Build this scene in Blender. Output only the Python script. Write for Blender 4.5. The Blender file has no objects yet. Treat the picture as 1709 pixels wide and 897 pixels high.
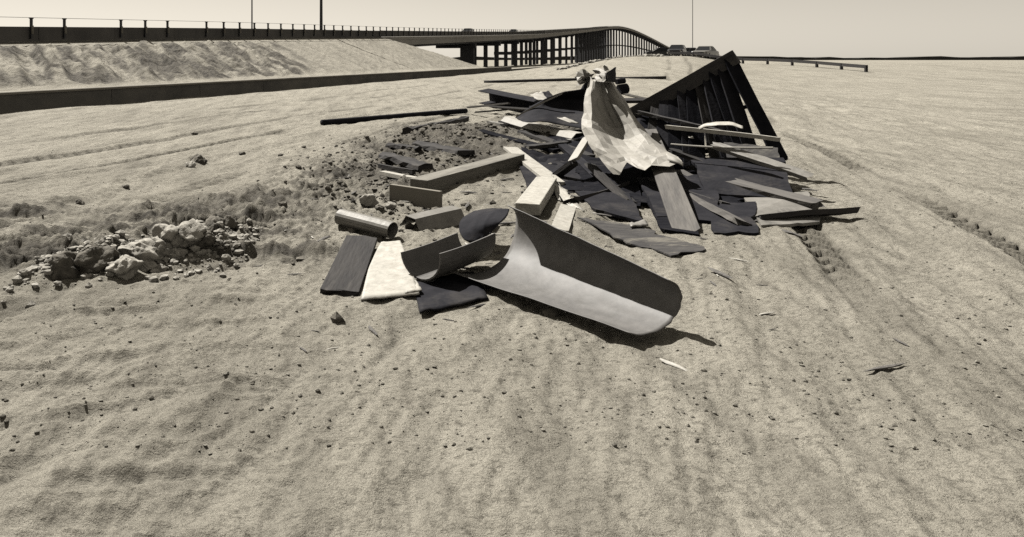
import bpy, bmesh, math, random
import numpy as np
from mathutils import Vector, Matrix

random.seed(7)
SC = bpy.context.scene
COL = SC.collection

# ------------------------------------------------------------------ camera
F = 1300.0                      # focal length in photograph pixels (1709 wide)
CX, CY = 600.0, 100.0           # principal column and horizon row of the photograph
EYE = 1.6
cam_d = bpy.data.cameras.new("camera")
cam = bpy.data.objects.new("camera", cam_d)
COL.objects.link(cam)
cam.location = (0, 0, EYE)
cam.rotation_euler = (math.radians(90), 0, 0)
cam_d.sensor_width = 36.0
cam_d.lens = F / 1709.0 * 36.0
cam_d.shift_x = (854.5 - CX) / 1709.0
cam_d.shift_y = -(448.5 - CY) / 1709.0
cam_d.clip_start = 0.05
cam_d.clip_end = 9000
SC.camera = cam

# ------------------------------------------------------------------ sky and sun
SUN = Vector((-0.40, 0.55, 0.80)).normalized()      # towards the sun
el = math.asin(SUN.z)
az = math.atan2(SUN.x, SUN.y)
w = bpy.data.worlds.new("World")
SC.world = w
w.use_nodes = True
nt = w.node_tree
bg = nt.nodes["Background"]
sky = nt.nodes.new("ShaderNodeTexSky")
sky.sky_type = 'NISHITA'
sky.sun_disc = False
sky.sun_elevation = el
sky.sun_rotation = az
sky.air_density = 2.2
sky.dust_density = 0.05
sky.ozone_density = 1.0
bw = nt.nodes.new("ShaderNodeSeparateColor")           # black and white film behind a red filter
tint = nt.nodes.new("ShaderNodeMix")
tint.data_type = 'RGBA'
tint.blend_type = 'MULTIPLY'
tint.inputs[0].default_value = 1.0
tint.inputs[7].default_value = (1.0, 0.925, 0.795, 1)   # the warm print tone of the whole picture
nt.links.new(sky.outputs[0], bw.inputs[0])
nt.links.new(bw.outputs["Red"], tint.inputs[6])
nt.links.new(tint.outputs[2], bg.inputs[0])
bg.inputs[1].default_value = 0.050
sun_d = bpy.data.lights.new("sun", 'SUN')
sun_d.energy = 4.5
sun_d.angle = math.radians(0.6)
sun_d.color = (1.0, 0.97, 0.91)
sun = bpy.data.objects.new("sun", sun_d)
COL.objects.link(sun)
sun.rotation_euler = (-SUN).to_track_quat('-Z', 'Y').to_euler()
sun.location = (-20, 30, 40)
SC.view_settings.view_transform = 'Standard'
SC.view_settings.look = 'None'
SC.view_settings.exposure = 0.6
SC.view_settings.gamma = 1.0
SC.view_settings.use_curve_mapping = False
SC.cycles.max_bounces = 6
SC.cycles.diffuse_bounces = 0
SC.cycles.use_denoising = False


# ------------------------------------------------------------------ noise
def _hash(ix, iy, seed):
    h = (ix.astype(np.int64) * 374761393 + iy.astype(np.int64) * 668265263 + seed * 974711) & 0xffffffff
    h = ((h ^ (h >> 13)) * 1274126177) & 0xffffffff
    h = h ^ (h >> 16)
    return (h & 0xffff) / 65535.0


def vnoise(x, y, seed=0):
    x = np.asarray(x, float); y = np.asarray(y, float)
    ix = np.floor(x); iy = np.floor(y)
    fx = x - ix; fy = y - iy
    fx = fx * fx * fx * (fx * (fx * 6 - 15) + 10); fy = fy * fy * fy * (fy * (fy * 6 - 15) + 10)
    a = _hash(ix, iy, seed); b = _hash(ix + 1, iy, seed)
    c = _hash(ix, iy + 1, seed); d = _hash(ix + 1, iy + 1, seed)
    return (a + (b - a) * fx + (c - a) * fy + (a - b - c + d) * fx * fy) * 2 - 1


def fbm(x, y, octs=4, seed=0, gain=0.5):
    r = 0; a = 1.0; n = 0
    x = np.asarray(x, float); y = np.asarray(y, float)
    for i in range(octs):
        r = r + a * vnoise(x * (2 ** i) + 17.3 * i, y * (2 ** i) - 9.1 * i, seed + i * 31)
        n += a; a *= gain
    return r / n


def sstep(a, b, x):
    t = np.clip((np.asarray(x, float) - a) / (b - a), 0, 1)
    return t * t * (3 - 2 * t)


# ------------------------------------------------------------------ geometry of the place
TH = math.atan2(480.0, 1300.0)               # the road runs 20 degrees to the right of straight ahead
DX, DY = math.sin(TH), math.cos(TH)          # along the road
TT = math.tan(TH)


def along(c, Y):
    """plan point on the line parallel to the road with offset c, at depth Y"""
    return (Y * TT - c, Y)


def bump(x, y, cx, cy, rx, ry):
    return np.exp(-(((x - cx) / rx) ** 2 + ((y - cy) / ry) ** 2))


def band(x, y):
    """churned ridge from the lower left up to the wreckage"""
    xb = np.interp(y, [5.6, 6.5, 7.3, 9.45, 12.2, 16], [-3.6, -2.75, -1.68, -.73, .19, 1.0])
    wn = 0.62 + 0.25 * vnoise(y * 0.9, x * 0.4, 88)
    return np.exp(-((x - xb) / wn) ** 2) * sstep(5.4, 6.4, y) * sstep(18, 15, y)


def soil_shade_mask(x, y):
    x = np.asarray(x, float); y = np.asarray(y, float)
    m = bump(x, y, 1.7, 14.3, 1.3, 3.6) + 0.9 * bump(x, y, 0.7, 10.6, 0.9, 2.0)  # mound tone: shadow of the clods put into the colour, plus dark debris
    m = m + 0.9 * bump(x, y, 3.6, 14.5, 2.2, 3.5)
    n = fbm(x * 1.7, y * 0.9, 4, 5)
    ripple_shade = sstep(9.0, 8.0, y) * sstep(5.8, 6.6, y) * sstep(0.2, -0.9, x)
    m = m + 0.15 * ripple_shade + 0.9 * ripple_shade * sstep(-0.05, 0.22, fbm(x * 0.9, (y - 0.22 * x) * 4.5, 4, 55, 0.6))  # shading of the ripples put into the colour as dark bands
    m = m + 1.0 * band(x, y) * sstep(-0.25, 0.35, fbm(x * 2.2, y * 2.2, 4, 91, 0.65))
    m = m * (1 - 0.9 * np.clip(1.4 * bump(x, y, 1.5, 9.3, .75, 1.1), 0, 1))
    return np.clip(m * (1.0 + 0.9 * n), 0, 1)


TRACKS = (-7.6, -9.2, -11.4, -13.1, -5.2, -3.7, 1.6, 3.1)


def track_mask(x, y):
    """tyre tracks running up the road"""
    al = x * DX + y * DY
    ac = x * DY - y * DX + 0.25 * np.sin(al / 7.0) + 0.12 * np.sin(al / 2.9 + 1)
    m = 0
    for i, c in enumerate(TRACKS):
        m = m + sstep(0.17, 0.11, np.abs(ac - c)) * sstep(-0.35, 0.1, vnoise(al / 3.0, al * 0 + i * 7, 61))
    return np.clip(m, 0, 1)


def H(x, y):
    x = np.asarray(x, float); y = np.asarray(y, float)
    al = x * DX + y * DY
    ac = x * DY - y * DX
    near = sstep(60, 20, y)
    z = 0.05 * fbm(x / 5, y / 5, 3, 1)
    # long grader and tyre streaks along the road
    z = z + 0.055 * fbm(al / 2.6, ac / 0.34, 4, 2, 0.6) * (0.25 + 0.75 * near)
    tr = vnoise(al / 9.0, ac / 1.1, 77)
    z = z - 0.05 * sstep(0.25, 0.6, tr) * near * (0.6 + 0.4 * vnoise(al * 1.4, ac * 6, 78))
    tk = track_mask(x, y)
    z = z - 0.045 * tk * sstep(4.5, 7, y) * (0.5 + 0.5 * np.sign(np.sin(al * 2 * math.pi / 0.30 + 3 * np.abs(np.sin(ac * 9))))) * sstep(26, 14, y) - 0.03 * tk
    # rippled washed sand on the near left
    rip = sstep(9.4, 8.4, y) * sstep(0.2, -1.0, x)
    wx = x + 0.25 * fbm(x * 1.1, y * 1.1, 2, 9)
    wy = y - 0.22 * x + 0.30 * fbm(x * 0.8, y * 1.5, 3, 8)
    r1 = 1 - np.abs(vnoise(wx / 1.3, wy / 0.19, 12))
    r2 = 1 - np.abs(vnoise(wx / 0.8, wy / 0.12, 13))
    z = z + rip * (0.105 * (r1 - 0.6) * sstep(5.6, 6.6, y) + 0.045 * (r2 - 0.6))
    # windrow running up the road
    wl = -3.35 + (y - 8.4) * 0.21 + 0.12 * fbm(y * 1.3, y * 0.0, 3, 15)
    wr = np.exp(-((x - wl) / 0.16) ** 2) * sstep(7.5, 8.4, y) * sstep(13.6, 12.2, y)
    z = z + wr * (0.06 + 0.05 * fbm(x * 6, y * 6, 3, 16))
    # lumpy heap of dirt round the broken concrete
    hp = np.exp(-((y - 6.35 - 0.45 * (x + 1.8)) / 0.38) ** 2) * sstep(-2.7, -2.2, x) * sstep(-0.75, -1.3, x)
    z = z + hp * (0.07 + 0.10 * fbm(x * 4.2, y * 4.2, 4, 18))
    # disturbed clods
    rough = np.clip(bump(x, y, -0.1, 9.8, 1.2, 3.2) + soil_shade_mask(x, y) + 0.9 * band(x, y), 0, 1.2)
    rough = rough * (1 - 0.85 * np.clip(1.4 * bump(x, y, 1.5, 9.3, .75, 1.1), 0, 1))
    cl = fbm(x * 5.5, y * 3.2, 4, 21, 0.62)
    z = z + rough * 0.085 * cl + rough * 0.03 * np.abs(vnoise(x * 16, y * 10, 23))
    # mound that carries the wreckage
    z = z + 0.20 * bump(x, y, 1.7, 14.6, 1.2, 3.0) + 0.30 * bump(x, y, 4.2, 14.5, 2.2, 3.2)
    z = z + 0.10 * bump(x, y, 1.0, 11.0, 0.7, 1.2)
    # small overall roughness
    z = z + 0.010 * fbm(x * 7, y * 5, 3, 26) * sstep(40, 12, y)
    z = z + 0.006 * fbm(x * 22, y * 16, 2, 27) * sstep(15, 8, y)
    # sandy ramp on the right, up to the road where the cars stand
    ang = x / np.maximum(y, 1.0)
    rm = sstep(0.20, 0.36, ang) * sstep(38, 80, y) * sstep(175, 130, y)
    z = z + rm * (1.95 - 0.75 * sstep(0.41, 0.50, ang)) + rm * 0.05 * fbm(x / 3, y / 3, 3, 30)
    return z


def Hs(x, y):
    return float(H(x, y))


def P(px, py, Y):
    """world point seen at photograph pixel (px, py) at depth Y"""
    return Vector(((px - CX) / F * Y, Y, EYE + (CY - py) / F * Y))


def G(px, py, lift=0.0):
    """world point on the ground seen at photograph pixel (px, py)"""
    Ys = np.geomspace(2.2, 160, 2500)
    X = (px - CX) / F * Ys
    ray = EYE + (CY - py) / F * Ys
    d = ray - H(X, Ys)
    i = np.argmax(d <= 0) if (d <= 0).any() else len(Ys) - 1
    return Vector((X[i], Ys[i], float(H(X[i], Ys[i])) + lift))


# ------------------------------------------------------------------ materials
def new_mat(name, rough=0.8, metal=0.0, spec=0.3):
    m = bpy.data.materials.new(name)
    m.use_nodes = True
    b = m.node_tree.nodes["Principled BSDF"]
    b.inputs["Roughness"].default_value = rough
    b.inputs["Metallic"].default_value = metal
    b.inputs["Specular IOR Level"].default_value = spec
    return m, m.node_tree, b


def noise_mat(name, c1, c2, scale=4.0, stretch=(1, 1, 1), rough=0.8, metal=0.0, bump_s=0.0, bump_scale=30.0,
              detail=6, spec=0.3, c3=None, obj_space=True, speck=None):
    m, t, b = new_mat(name, rough, metal, spec)
    N, L = t.nodes, t.links
    tc = N.new("ShaderNodeTexCoord")
    mp = N.new("ShaderNodeMapping")
    mp.inputs["Scale"].default_value = stretch
    L.new(tc.outputs["Object" if obj_space else "Generated"], mp.inputs[0])
    ns = N.new("ShaderNodeTexNoise")
    ns.inputs["Scale"].default_value = scale
    ns.inputs["Detail"].default_value = detail
    ns.inputs["Roughness"].default_value = 0.65
    L.new(mp.outputs[0], ns.inputs["Vector"])
    cr = N.new("ShaderNodeValToRGB")
    cr.color_ramp.elements[0].position = 0.32
    cr.color_ramp.elements[1].position = 0.68
    cr.color_ramp.elements[0].color = (*c1, 1)
    cr.color_ramp.elements[1].color = (*c2, 1)
    L.new(ns.outputs[0], cr.inputs[0])
    out = cr.outputs[0]
    if c3:
        n3 = N.new("ShaderNodeTexNoise")
        n3.inputs["Scale"].default_value = scale * 0.35
        n3.inputs["Detail"].default_value = 8
        n3.inputs["Roughness"].default_value = 0.75
        L.new(mp.outputs[0], n3.inputs["Vector"])
        r3 = N.new("ShaderNodeValToRGB")
        r3.color_ramp.elements[0].position = 0.52
        r3.color_ramp.elements[1].position = 0.66
        L.new(n3.outputs[0], r3.inputs[0])
        mx = N.new("ShaderNodeMix"); mx.data_type = 'RGBA'
        L.new(r3.outputs[0], mx.inputs[0])
        L.new(out, mx.inputs[6])
        mx.inputs[7].default_value = (*c3, 1)
        out = mx.outputs[2]
    L.new(out, b.inputs["Base Color"])
    if bump_s:
        nb = N.new("ShaderNodeTexNoise")
        nb.inputs["Scale"].default_value = bump_scale
        nb.inputs["Detail"].default_value = 5
        L.new(mp.outputs[0], nb.inputs["Vector"])
        bp = N.new("ShaderNodeBump")
        bp.inputs["Strength"].default_value = bump_s
        bp.inputs["Distance"].default_value = 0.02
        L.new(nb.outputs[0], bp.inputs["Height"])
        L.new(bp.outputs[0], b.inputs["Normal"])
    return m


M_sheet = noise_mat("galvanised_sheet", (0.37, 0.35, 0.31), (0.50, 0.475, 0.43), 6, (1, 1, 1), 0.6, 0.0, 0.0, 14, spec=0.25,
                    c3=(0.28, 0.265, 0.24))
M_white = noise_mat("white_painted", (0.42, 0.40, 0.355), (0.62, 0.59, 0.525), 14, (1, 1, 1), 0.55, 0.0, 0.12, 40, c3=(0.40, 0.37, 0.32))
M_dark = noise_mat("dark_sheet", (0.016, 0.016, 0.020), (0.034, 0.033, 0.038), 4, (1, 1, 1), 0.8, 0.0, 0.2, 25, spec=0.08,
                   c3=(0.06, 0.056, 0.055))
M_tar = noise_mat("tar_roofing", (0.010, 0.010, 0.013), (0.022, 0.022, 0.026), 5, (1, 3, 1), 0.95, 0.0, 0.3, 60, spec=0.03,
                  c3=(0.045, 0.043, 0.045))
M_curl = noise_mat("curled_metal", (0.14, 0.134, 0.128), (0.21, 0.20, 0.19), 9, (1, 1, 1), 0.6, 0.0, 0.12, 12, spec=0.5, c3=(0.13, 0.124, 0.115))
M_grey = noise_mat("grey_metal", (0.22, 0.21, 0.19), (0.36, 0.34, 0.31), 4, (1, 1, 1), 0.5, 0.1, 0.15, 20, c3=(0.10, 0.095, 0.09))
M_wood = noise_mat("weathered_wood", (0.10, 0.094, 0.09), (0.20, 0.187, 0.17), 9, (1, 1, 0.12), 0.85, 0, 0.4, 40, c3=(0.08, 0.075, 0.07))
M_dwood = noise_mat("dark_wood", (0.028, 0.026, 0.027), (0.065, 0.06, 0.056), 8, (1, 1, 0.15), 0.85, 0, 0.4, 40, c3=(0.11, 0.10, 0.09))
M_conc = noise_mat("concrete", (0.25, 0.23, 0.19), (0.34, 0.315, 0.27), 0.6, (1, 1, 1), 0.9, 0, 0.2, 6, c3=(0.20, 0.185, 0.16))
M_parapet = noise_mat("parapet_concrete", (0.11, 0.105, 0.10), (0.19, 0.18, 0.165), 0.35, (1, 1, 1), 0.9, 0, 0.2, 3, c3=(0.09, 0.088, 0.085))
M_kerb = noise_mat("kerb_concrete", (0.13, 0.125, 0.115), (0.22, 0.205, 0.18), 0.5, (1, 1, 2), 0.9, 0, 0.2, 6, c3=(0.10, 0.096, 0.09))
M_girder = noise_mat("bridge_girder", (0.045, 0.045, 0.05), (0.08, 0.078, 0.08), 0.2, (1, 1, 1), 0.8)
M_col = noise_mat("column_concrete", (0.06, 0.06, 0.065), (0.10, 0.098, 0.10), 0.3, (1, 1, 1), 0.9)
M_steel = noise_mat("dark_steel", (0.03, 0.03, 0.034), (0.06, 0.06, 0.06), 6, (1, 1, 1), 0.5, 0.3)
M_asph = noise_mat("asphalt", (0.05, 0.05, 0.05), (0.08, 0.078, 0.075), 1.0, (1, 1, 1), 0.9)
M_rock = noise_mat("broken_concrete", (0.34, 0.32, 0.28), (0.54, 0.51, 0.45), 9, (1, 1, 1), 0.95, 0, 0.6, 35, c3=(0.12, 0.112, 0.10))
M_earth = noise_mat("earth_clod", (0.10, 0.092, 0.078), (0.24, 0.22, 0.185), 9, (1, 1, 1), 0.95, 0, 0.7, 30, c3=(0.05, 0.047, 0.042))
M_felt = noise_mat("dusty_felt", (0.04, 0.038, 0.04), (0.10, 0.094, 0.088), 3, (1, 3, 1), 0.9, 0, 0.3, 30, c3=(0.26, 0.24, 0.20))
M_beam = noise_mat("beam_timber", (0.20, 0.19, 0.165), (0.33, 0.31, 0.27), 8, (1, 1, 0.15), 0.9, 0, 0.4, 40, c3=(0.14, 0.13, 0.115))
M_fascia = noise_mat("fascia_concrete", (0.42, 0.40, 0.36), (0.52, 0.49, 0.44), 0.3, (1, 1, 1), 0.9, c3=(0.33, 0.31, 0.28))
M_grit = noise_mat("sand_grit", (0.14, 0.13, 0.11), (0.30, 0.28, 0.235), 3, (1, 1, 1), 0.95)
M_rubber = noise_mat("rubber", (0.012, 0.012, 0.013), (0.022, 0.022, 0.022), 8, (1, 1, 1), 0.8)
M_glass, _t, _b = new_mat("car_glass", 0.08, 0.0, 0.6); _b.inputs["Base Color"].default_value = (0.03, 0.032, 0.035, 1)
M_chrome = noise_mat("chrome", (0.5, 0.48, 0.45), (0.6, 0.58, 0.55), 5, (1, 1, 1), 0.2, 0.9)
M_lamp = noise_mat("headlight_glass", (0.6, 0.58, 0.52), (0.7, 0.68, 0.62), 5, (1, 1, 1), 0.15)


def car_paint(name, c):
    return noise_mat(name, tuple(v * 0.9 for v in c), c, 3, (1, 1, 1), 0.3, 0, spec=0.5)


def ground_material():
    m, t, b = new_mat("sand", 0.95, 0, 0.15)
    N, L = t.nodes, t.links
    geo = N.new("ShaderNodeNewGeometry")

    def noise(scale, stretch, detail=6, rough=0.6, rot=0.0):
        mp = N.new("ShaderNodeMapping")
        mp.inputs["Rotation"].default_value = (0, 0, rot)
        mp.inputs["Scale"].default_value = stretch
        L.new(geo.outputs["Position"], mp.inputs[0])
        n = N.new("ShaderNodeTexNoise")
        n.inputs["Scale"].default_value = scale
        n.inputs["Detail"].default_value = detail
        n.inputs["Roughness"].default_value = rough
        L.new(mp.outputs[0], n.inputs["Vector"])
        return n.outputs[0]

    def ramp(src, p0, p1, c0, c1):
        r = N.new("ShaderNodeValToRGB")
        r.color_ramp.elements[0].position = p0; r.color_ramp.elements[1].position = p1
        r.color_ramp.elements[0].color = (*c0, 1); r.color_ramp.elements[1].color = (*c1, 1)
        L.new(src, r.inputs[0])
        return r.outputs[0]

    def mix(fac, a, bb, mode='MIX'):
        x = N.new("ShaderNodeMix"); x.data_type = 'RGBA'; x.blend_type = mode
        if isinstance(fac, float): x.inputs[0].default_value = fac
        else: L.new(fac, x.inputs[0])
        L.new(a, x.inputs[6])
        if isinstance(bb, tuple): x.inputs[7].default_value = (*bb, 1)
        else: L.new(bb, x.inputs[7])
        return x.outputs[2]

    base = ramp(noise(0.9, (1, 1, 1)), 0.3, 0.7, SAND1, SAND2)
    # damp and dirty streaks dragged along the road
    streak = ramp(noise(1.0, (3.2, 0.28, 1), 8, 0.65, TH), 0.46, 0.72, (0, 0, 0), (0.75, 0.75, 0.75))
    c = mix(streak, base, (0.20, 0.185, 0.155))
    st2 = ramp(noise(5.0, (1.6, 0.35, 1), 6, 0.7, TH), 0.54, 0.70, (0, 0, 0), (0.6, 0.6, 0.6))
    c = mix(st2, c, (0.165, 0.15, 0.125))
    grit = ramp(noise(26, (1, 1, 1), 4, 0.7), 0.50, 0.66, (0, 0, 0), (0.7, 0.7, 0.7))
    c = mix(grit, c, (0.17, 0.157, 0.13))
    tk = N.new("ShaderNodeAttribute"); tk.attribute_name = "track"
    tm = N.new("ShaderNodeMath"); tm.operation = 'MULTIPLY'; tm.inputs[1].default_value = 0.75
    L.new(tk.outputs["Fac"], tm.inputs[0])
    c = mix(tm.outputs[0], c, (0.19, 0.175, 0.145))
    patch = ramp(noise(0.22, (1.6, 0.5, 1), 7, 0.7, TH), 0.50, 0.70, (0, 0, 0), (0.55, 0.55, 0.55))
    c = mix(patch, c, (0.20, 0.184, 0.152))
    at = N.new("ShaderNodeAttribute"); at.attribute_name = "soil_shade"
    c = mix(at.outputs["Fac"], c, ramp(noise(5, (1, 1, 1)), 0.35, 0.65, (0.055, 0.05, 0.045), (0.17, 0.155, 0.13)))
    L.new(c, b.inputs["Base Color"])
    bp = N.new("ShaderNodeBump")
    bp.inputs["Strength"].default_value = 0.9
    bp.inputs["Distance"].default_value = 0.04
    L.new(noise(20, (1, 1, 1), 6, 0.75), bp.inputs["Height"])
    # crisp broken crust
    vo = N.new("ShaderNodeTexVoronoi")
    vo.inputs["Scale"].default_value = 9.0
    vo.inputs["Randomness"].default_value = 1.0
    L.new(geo.outputs["Position"], vo.inputs["Vector"])
    b2 = N.new("ShaderNodeBump")
    b2.inputs["Strength"].default_value = 0.5
    b2.inputs["Distance"].default_value = 0.04
    L.new(vo.outputs["Distance"], b2.inputs["Height"])
    L.new(bp.outputs[0], b2.inputs["Normal"])
    b3 = N.new("ShaderNodeBump")
    b3.inputs["Strength"].default_value = 0.6
    b3.inputs["Distance"].default_value = 0.02
    L.new(noise(75, (1, 1, 1), 3, 0.8), b3.inputs["Height"])
    L.new(b2.outputs[0], b3.inputs["Normal"])
    L.new(b3.outputs[0], b.inputs["Normal"])
    return m


SAND1, SAND2 = (0.36, 0.335, 0.28), (0.47, 0.438, 0.37)
M_sand = ground_material()
M_bank = M_sand


# ------------------------------------------------------------------ mesh helpers
def tag(o, label=None, cat=None, group=None, kind=None):
    if label: o["label"] = label
    if cat: o["category"] = cat
    if group: o["group"] = group
    if kind: o["kind"] = kind
    return o


def mesh_obj(name, verts, faces, mat, parent=None, smooth=False, link=True):
    me = bpy.data.meshes.new(name)
    me.from_pydata([tuple(v) for v in verts], [], faces)
    me.update()
    if smooth:
        me.shade_smooth()
    me.materials.append(mat)
    o = bpy.data.objects.new(name, me)
    COL.objects.link(o)
    if parent:
        o.parent = parent
    return o


def np_mesh(name, V, Fq, mat, parent=None, smooth=True):
    me = bpy.data.meshes.new(name)
    me.vertices.add(len(V)); me.vertices.foreach_set("co", np.asarray(V, np.float32).ravel())
    n = len(Fq)
    me.loops.add(n * 4); me.loops.foreach_set("vertex_index", np.asarray(Fq, np.int32).ravel())
    me.polygons.add(n)
    me.polygons.foreach_set("loop_start", np.arange(0, n * 4, 4, dtype=np.int32))
    me.polygons.foreach_set("loop_total", np.full(n, 4, np.int32))
    me.update(calc_edges=True)
    if smooth: me.shade_smooth()
    else: me.shade_flat()
    me.materials.append(mat)
    o = bpy.data.objects.new(name, me)
    COL.objects.link(o)
    if parent: o.parent = parent
    return o


def grid_faces(nr, nc):
    r, c = np.meshgrid(np.arange(nr - 1), np.arange(nc - 1), indexing='ij')
    a = (r * nc + c).ravel()
    return np.stack([a, a + 1, a + nc + 1, a + nc], 1)


def empty(name, loc=(0, 0, 0)):
    o = bpy.data.objects.new(name, None)
    o.empty_display_size = 0.2
    COL.objects.link(o)
    o.location = loc
    return o


def frame_of(A, B, roll=0.0, up=Vector((0, 0, 1))):
    d = (B - A).normalized()
    s = d.cross(up)
    if s.length < 1e-4: s = Vector((1, 0, 0))
    s.normalize()
    u = s.cross(d).normalized()
    R = Matrix.Rotation(roll, 3, d)
    return d, R @ s, R @ u


def prism(name, A, B, sec, mat, roll=0.0, parent=None, n=10, warp=0.0, jit=0.0, closed=True, seed=0, smooth=False, taper=1.0,
          ends=0.0, bevel=0.0):
    """bar of section sec [(side, up)] from A to B, with a little warp and ragged ends"""
    rnd = random.Random(seed + hash(name) % 1000 if False else seed)
    d, s, u = frame_of(A, B, roll)
    L = (B - A).length
    rot = Matrix((s, u, d)).transposed().to_4x4()          # local z runs along the bar
    V = []
    k = len(sec)
    ph1, ph2 = rnd.random() * 6, rnd.random() * 6
    for i in range(n + 1):
        t = i / n
        ox = warp * math.sin(ph1 + t * 3.2) ; oy = warp * math.sin(ph2 + t * 2.7)
        sc = 1 + (taper - 1) * t
        for (a, b) in sec:
            e = (rnd.random() - 0.5) * ends if i in (0, n) else 0
            V.append((a * sc + ox + (rnd.random() - .5) * jit, b * sc + oy + (rnd.random() - .5) * jit, t * L + e))
    Fs = []
    for i in range(n):
        for j in range(k if closed else k - 1):
            q = (j + 1) % k
            Fs.append((i * k + j, i * k + q, (i + 1) * k + q, (i + 1) * k + j))
    if closed:
        Fs.append(tuple(range(k - 1, -1, -1)))
        Fs.append(tuple(n * k + j for j in range(k)))
    o = mesh_obj(name, V, Fs, mat, parent, smooth)
    rot.translation = A
    o.matrix_world = rot
    if bevel:
        bv = o.modifiers.new("bevel", 'BEVEL'); bv.width = bevel; bv.segments = 2; bv.limit_method = 'ANGLE'
    return o


def rect(w, h, k=5):
    us = [-w / 2 + w * i / k for i in range(k + 1)]
    return [(u, -h / 2) for u in us] + [(u, h / 2) for u in reversed(us)]


def ring(r, k=14, r2=None):
    r2 = r2 or r
    return [(r * math.cos(2 * math.pi * i / k), r2 * math.sin(2 * math.pi * i / k)) for i in range(k)]


def open_strip(pts, th):
    """closed thin-walled section from an open polyline"""
    out = []
    P2 = [Vector(p) for p in pts]
    for i, p in enumerate(P2):
        a = P2[max(0, i - 1)]; b = P2[min(len(P2) - 1, i + 1)]
        tt = (b - a).normalized()
        out.append((p + Vector((-tt.y, tt.x)) * th))
    return [tuple(p) for p in P2] + [tuple(p) for p in reversed(out)]


def catmull(p, n):
    """resample control points along the first axis"""
    p = np.asarray(p, float)
    k = len(p)
    if k == 2:
        t = np.linspace(0, 1, n).reshape((-1,) + (1,) * (p.ndim - 1))
        return p[0] * (1 - t) + p[1] * t
    e = np.concatenate([[2 * p[0] - p[1]], p, [2 * p[-1] - p[-2]]], 0)
    ts = np.linspace(0, k - 1, n)
    i = np.minimum(ts.astype(int), k - 2)
    f = (ts - i).reshape((-1,) + (1,) * (p.ndim - 1))
    p0, p1, p2, p3 = e[i], e[i + 1], e[i + 2], e[i + 3]
    return 0.5 * ((2 * p1) + (-p0 + p2) * f + (2 * p0 - 5 * p1 + 4 * p2 - p3) * f ** 2 + (-p0 + 3 * p1 - 3 * p2 + p3) * f ** 3)


def sheet(name, ctrl, mat, nu=30, nv=30, th=0.006, crumple=0.0, cs=4.0, seed=0, parent=None, linear=False, ragged=0.0, floor=True, mixl=0.0, facet=0.0):
    """bent sheet through a grid of (px, py, depth) points or Vectors"""
    g = np.array([[tuple(q) if isinstance(q, Vector) else tuple(P(*q)) for q in row] for row in ctrl], float)
    if linear or mixl:
        def lin(p, n):
            k = len(p); ts = np.linspace(0, k - 1, n); i = np.minimum(ts.astype(int), k - 2)
            f = (ts - i).reshape((-1,) + (1,) * (p.ndim - 1)); return p[i] * (1 - f) + p[i + 1] * f
        al_in = lin(g, nu); al_in = np.swapaxes(lin(np.swapaxes(al_in, 0, 1), nv), 0, 1)
    a = catmull(g, nu); a = np.swapaxes(catmull(np.swapaxes(a, 0, 1), nv), 0, 1)
    if linear: a = al_in
    elif mixl: a = a * (1 - mixl) + al_in * mixl
    if ragged:
        uu = np.linspace(0, 1, nu)[:, None]; 
        ed = ragged * fbm(np.linspace(0, 9, nv), np.zeros(nv), 3, seed + 50)
        a[-1] += (a[-1] - a[-2]) * ed[:, None] * 4
        a[0] += (a[0] - a[1]) * ed[::-1, None] * 3
        er = ragged * fbm(np.linspace(0, 9, nu), np.zeros(nu), 3, seed + 70)
        a[:, -1] += (a[:, -1] - a[:, -2]) * er[:, None] * 3
    du = np.gradient(a, axis=0); dv = np.gradient(a, axis=1)
    nrm = np.cross(du, dv); nrm /= np.maximum(np.linalg.norm(nrm, axis=2, keepdims=True), 1e-9)
    if crumple:
        U = np.linspace(0, 1, nu)[:, None] * cs + np.zeros((1, nv)); W = np.linspace(0, 1, nv)[None] * cs + np.zeros((nu, 1))
        h = (1 - 2 * np.abs(vnoise(U, W, seed))) * 0.6 + 0.5 * fbm(U * 2, W * 2, 3, seed + 3)
        a = a + nrm * (crumple * h)[..., None]
    if facet:
        rj = np.random.RandomState(seed)
        a = a + nrm * (rj.normal(size=(nu, nv, 1)) * facet)
        a[1:-1, 1:-1] += (rj.rand(nu - 2, nv - 2, 3) - .5) * facet * 1.6
    if floor:
        zz = H(a[..., 0], a[..., 1]) + 0.012
        a[..., 2] = np.maximum(a[..., 2], zz)
    du = np.gradient(a, axis=0); dv = np.gradient(a, axis=1)
    nrm = np.cross(du, dv); nrm /= np.maximum(np.linalg.norm(nrm, axis=2, keepdims=True), 1e-9)
    b = a - nrm * th
    org = a.reshape(-1, 3).mean(0); org[2] = a[..., 2].min()
    V = np.concatenate([a.reshape(-1, 3), b.reshape(-1, 3)], 0) - org
    f1 = grid_faces(nu, nv); n = nu * nv
    f2 = f1[:, ::-1] + n
    rim = []
    idx = np.arange(n).reshape(nu, nv)
    loop = list(idx[0, :]) + list(idx[1:, -1]) + list(idx[-1, -2::-1]) + list(idx[-2:0:-1, 0])
    for i in range(len(loop)):
        p, q = loop[i], loop[(i + 1) % len(loop)]
        rim.append((q, p, p + n, q + n))
    o = np_mesh(name, V, np.concatenate([f1, f2, np.array(rim)], 0), mat, parent, smooth=not facet)
    if parent is None:
        o.location = org
    else:
        o.location = Vector(org) - parent.location
    return o


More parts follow.
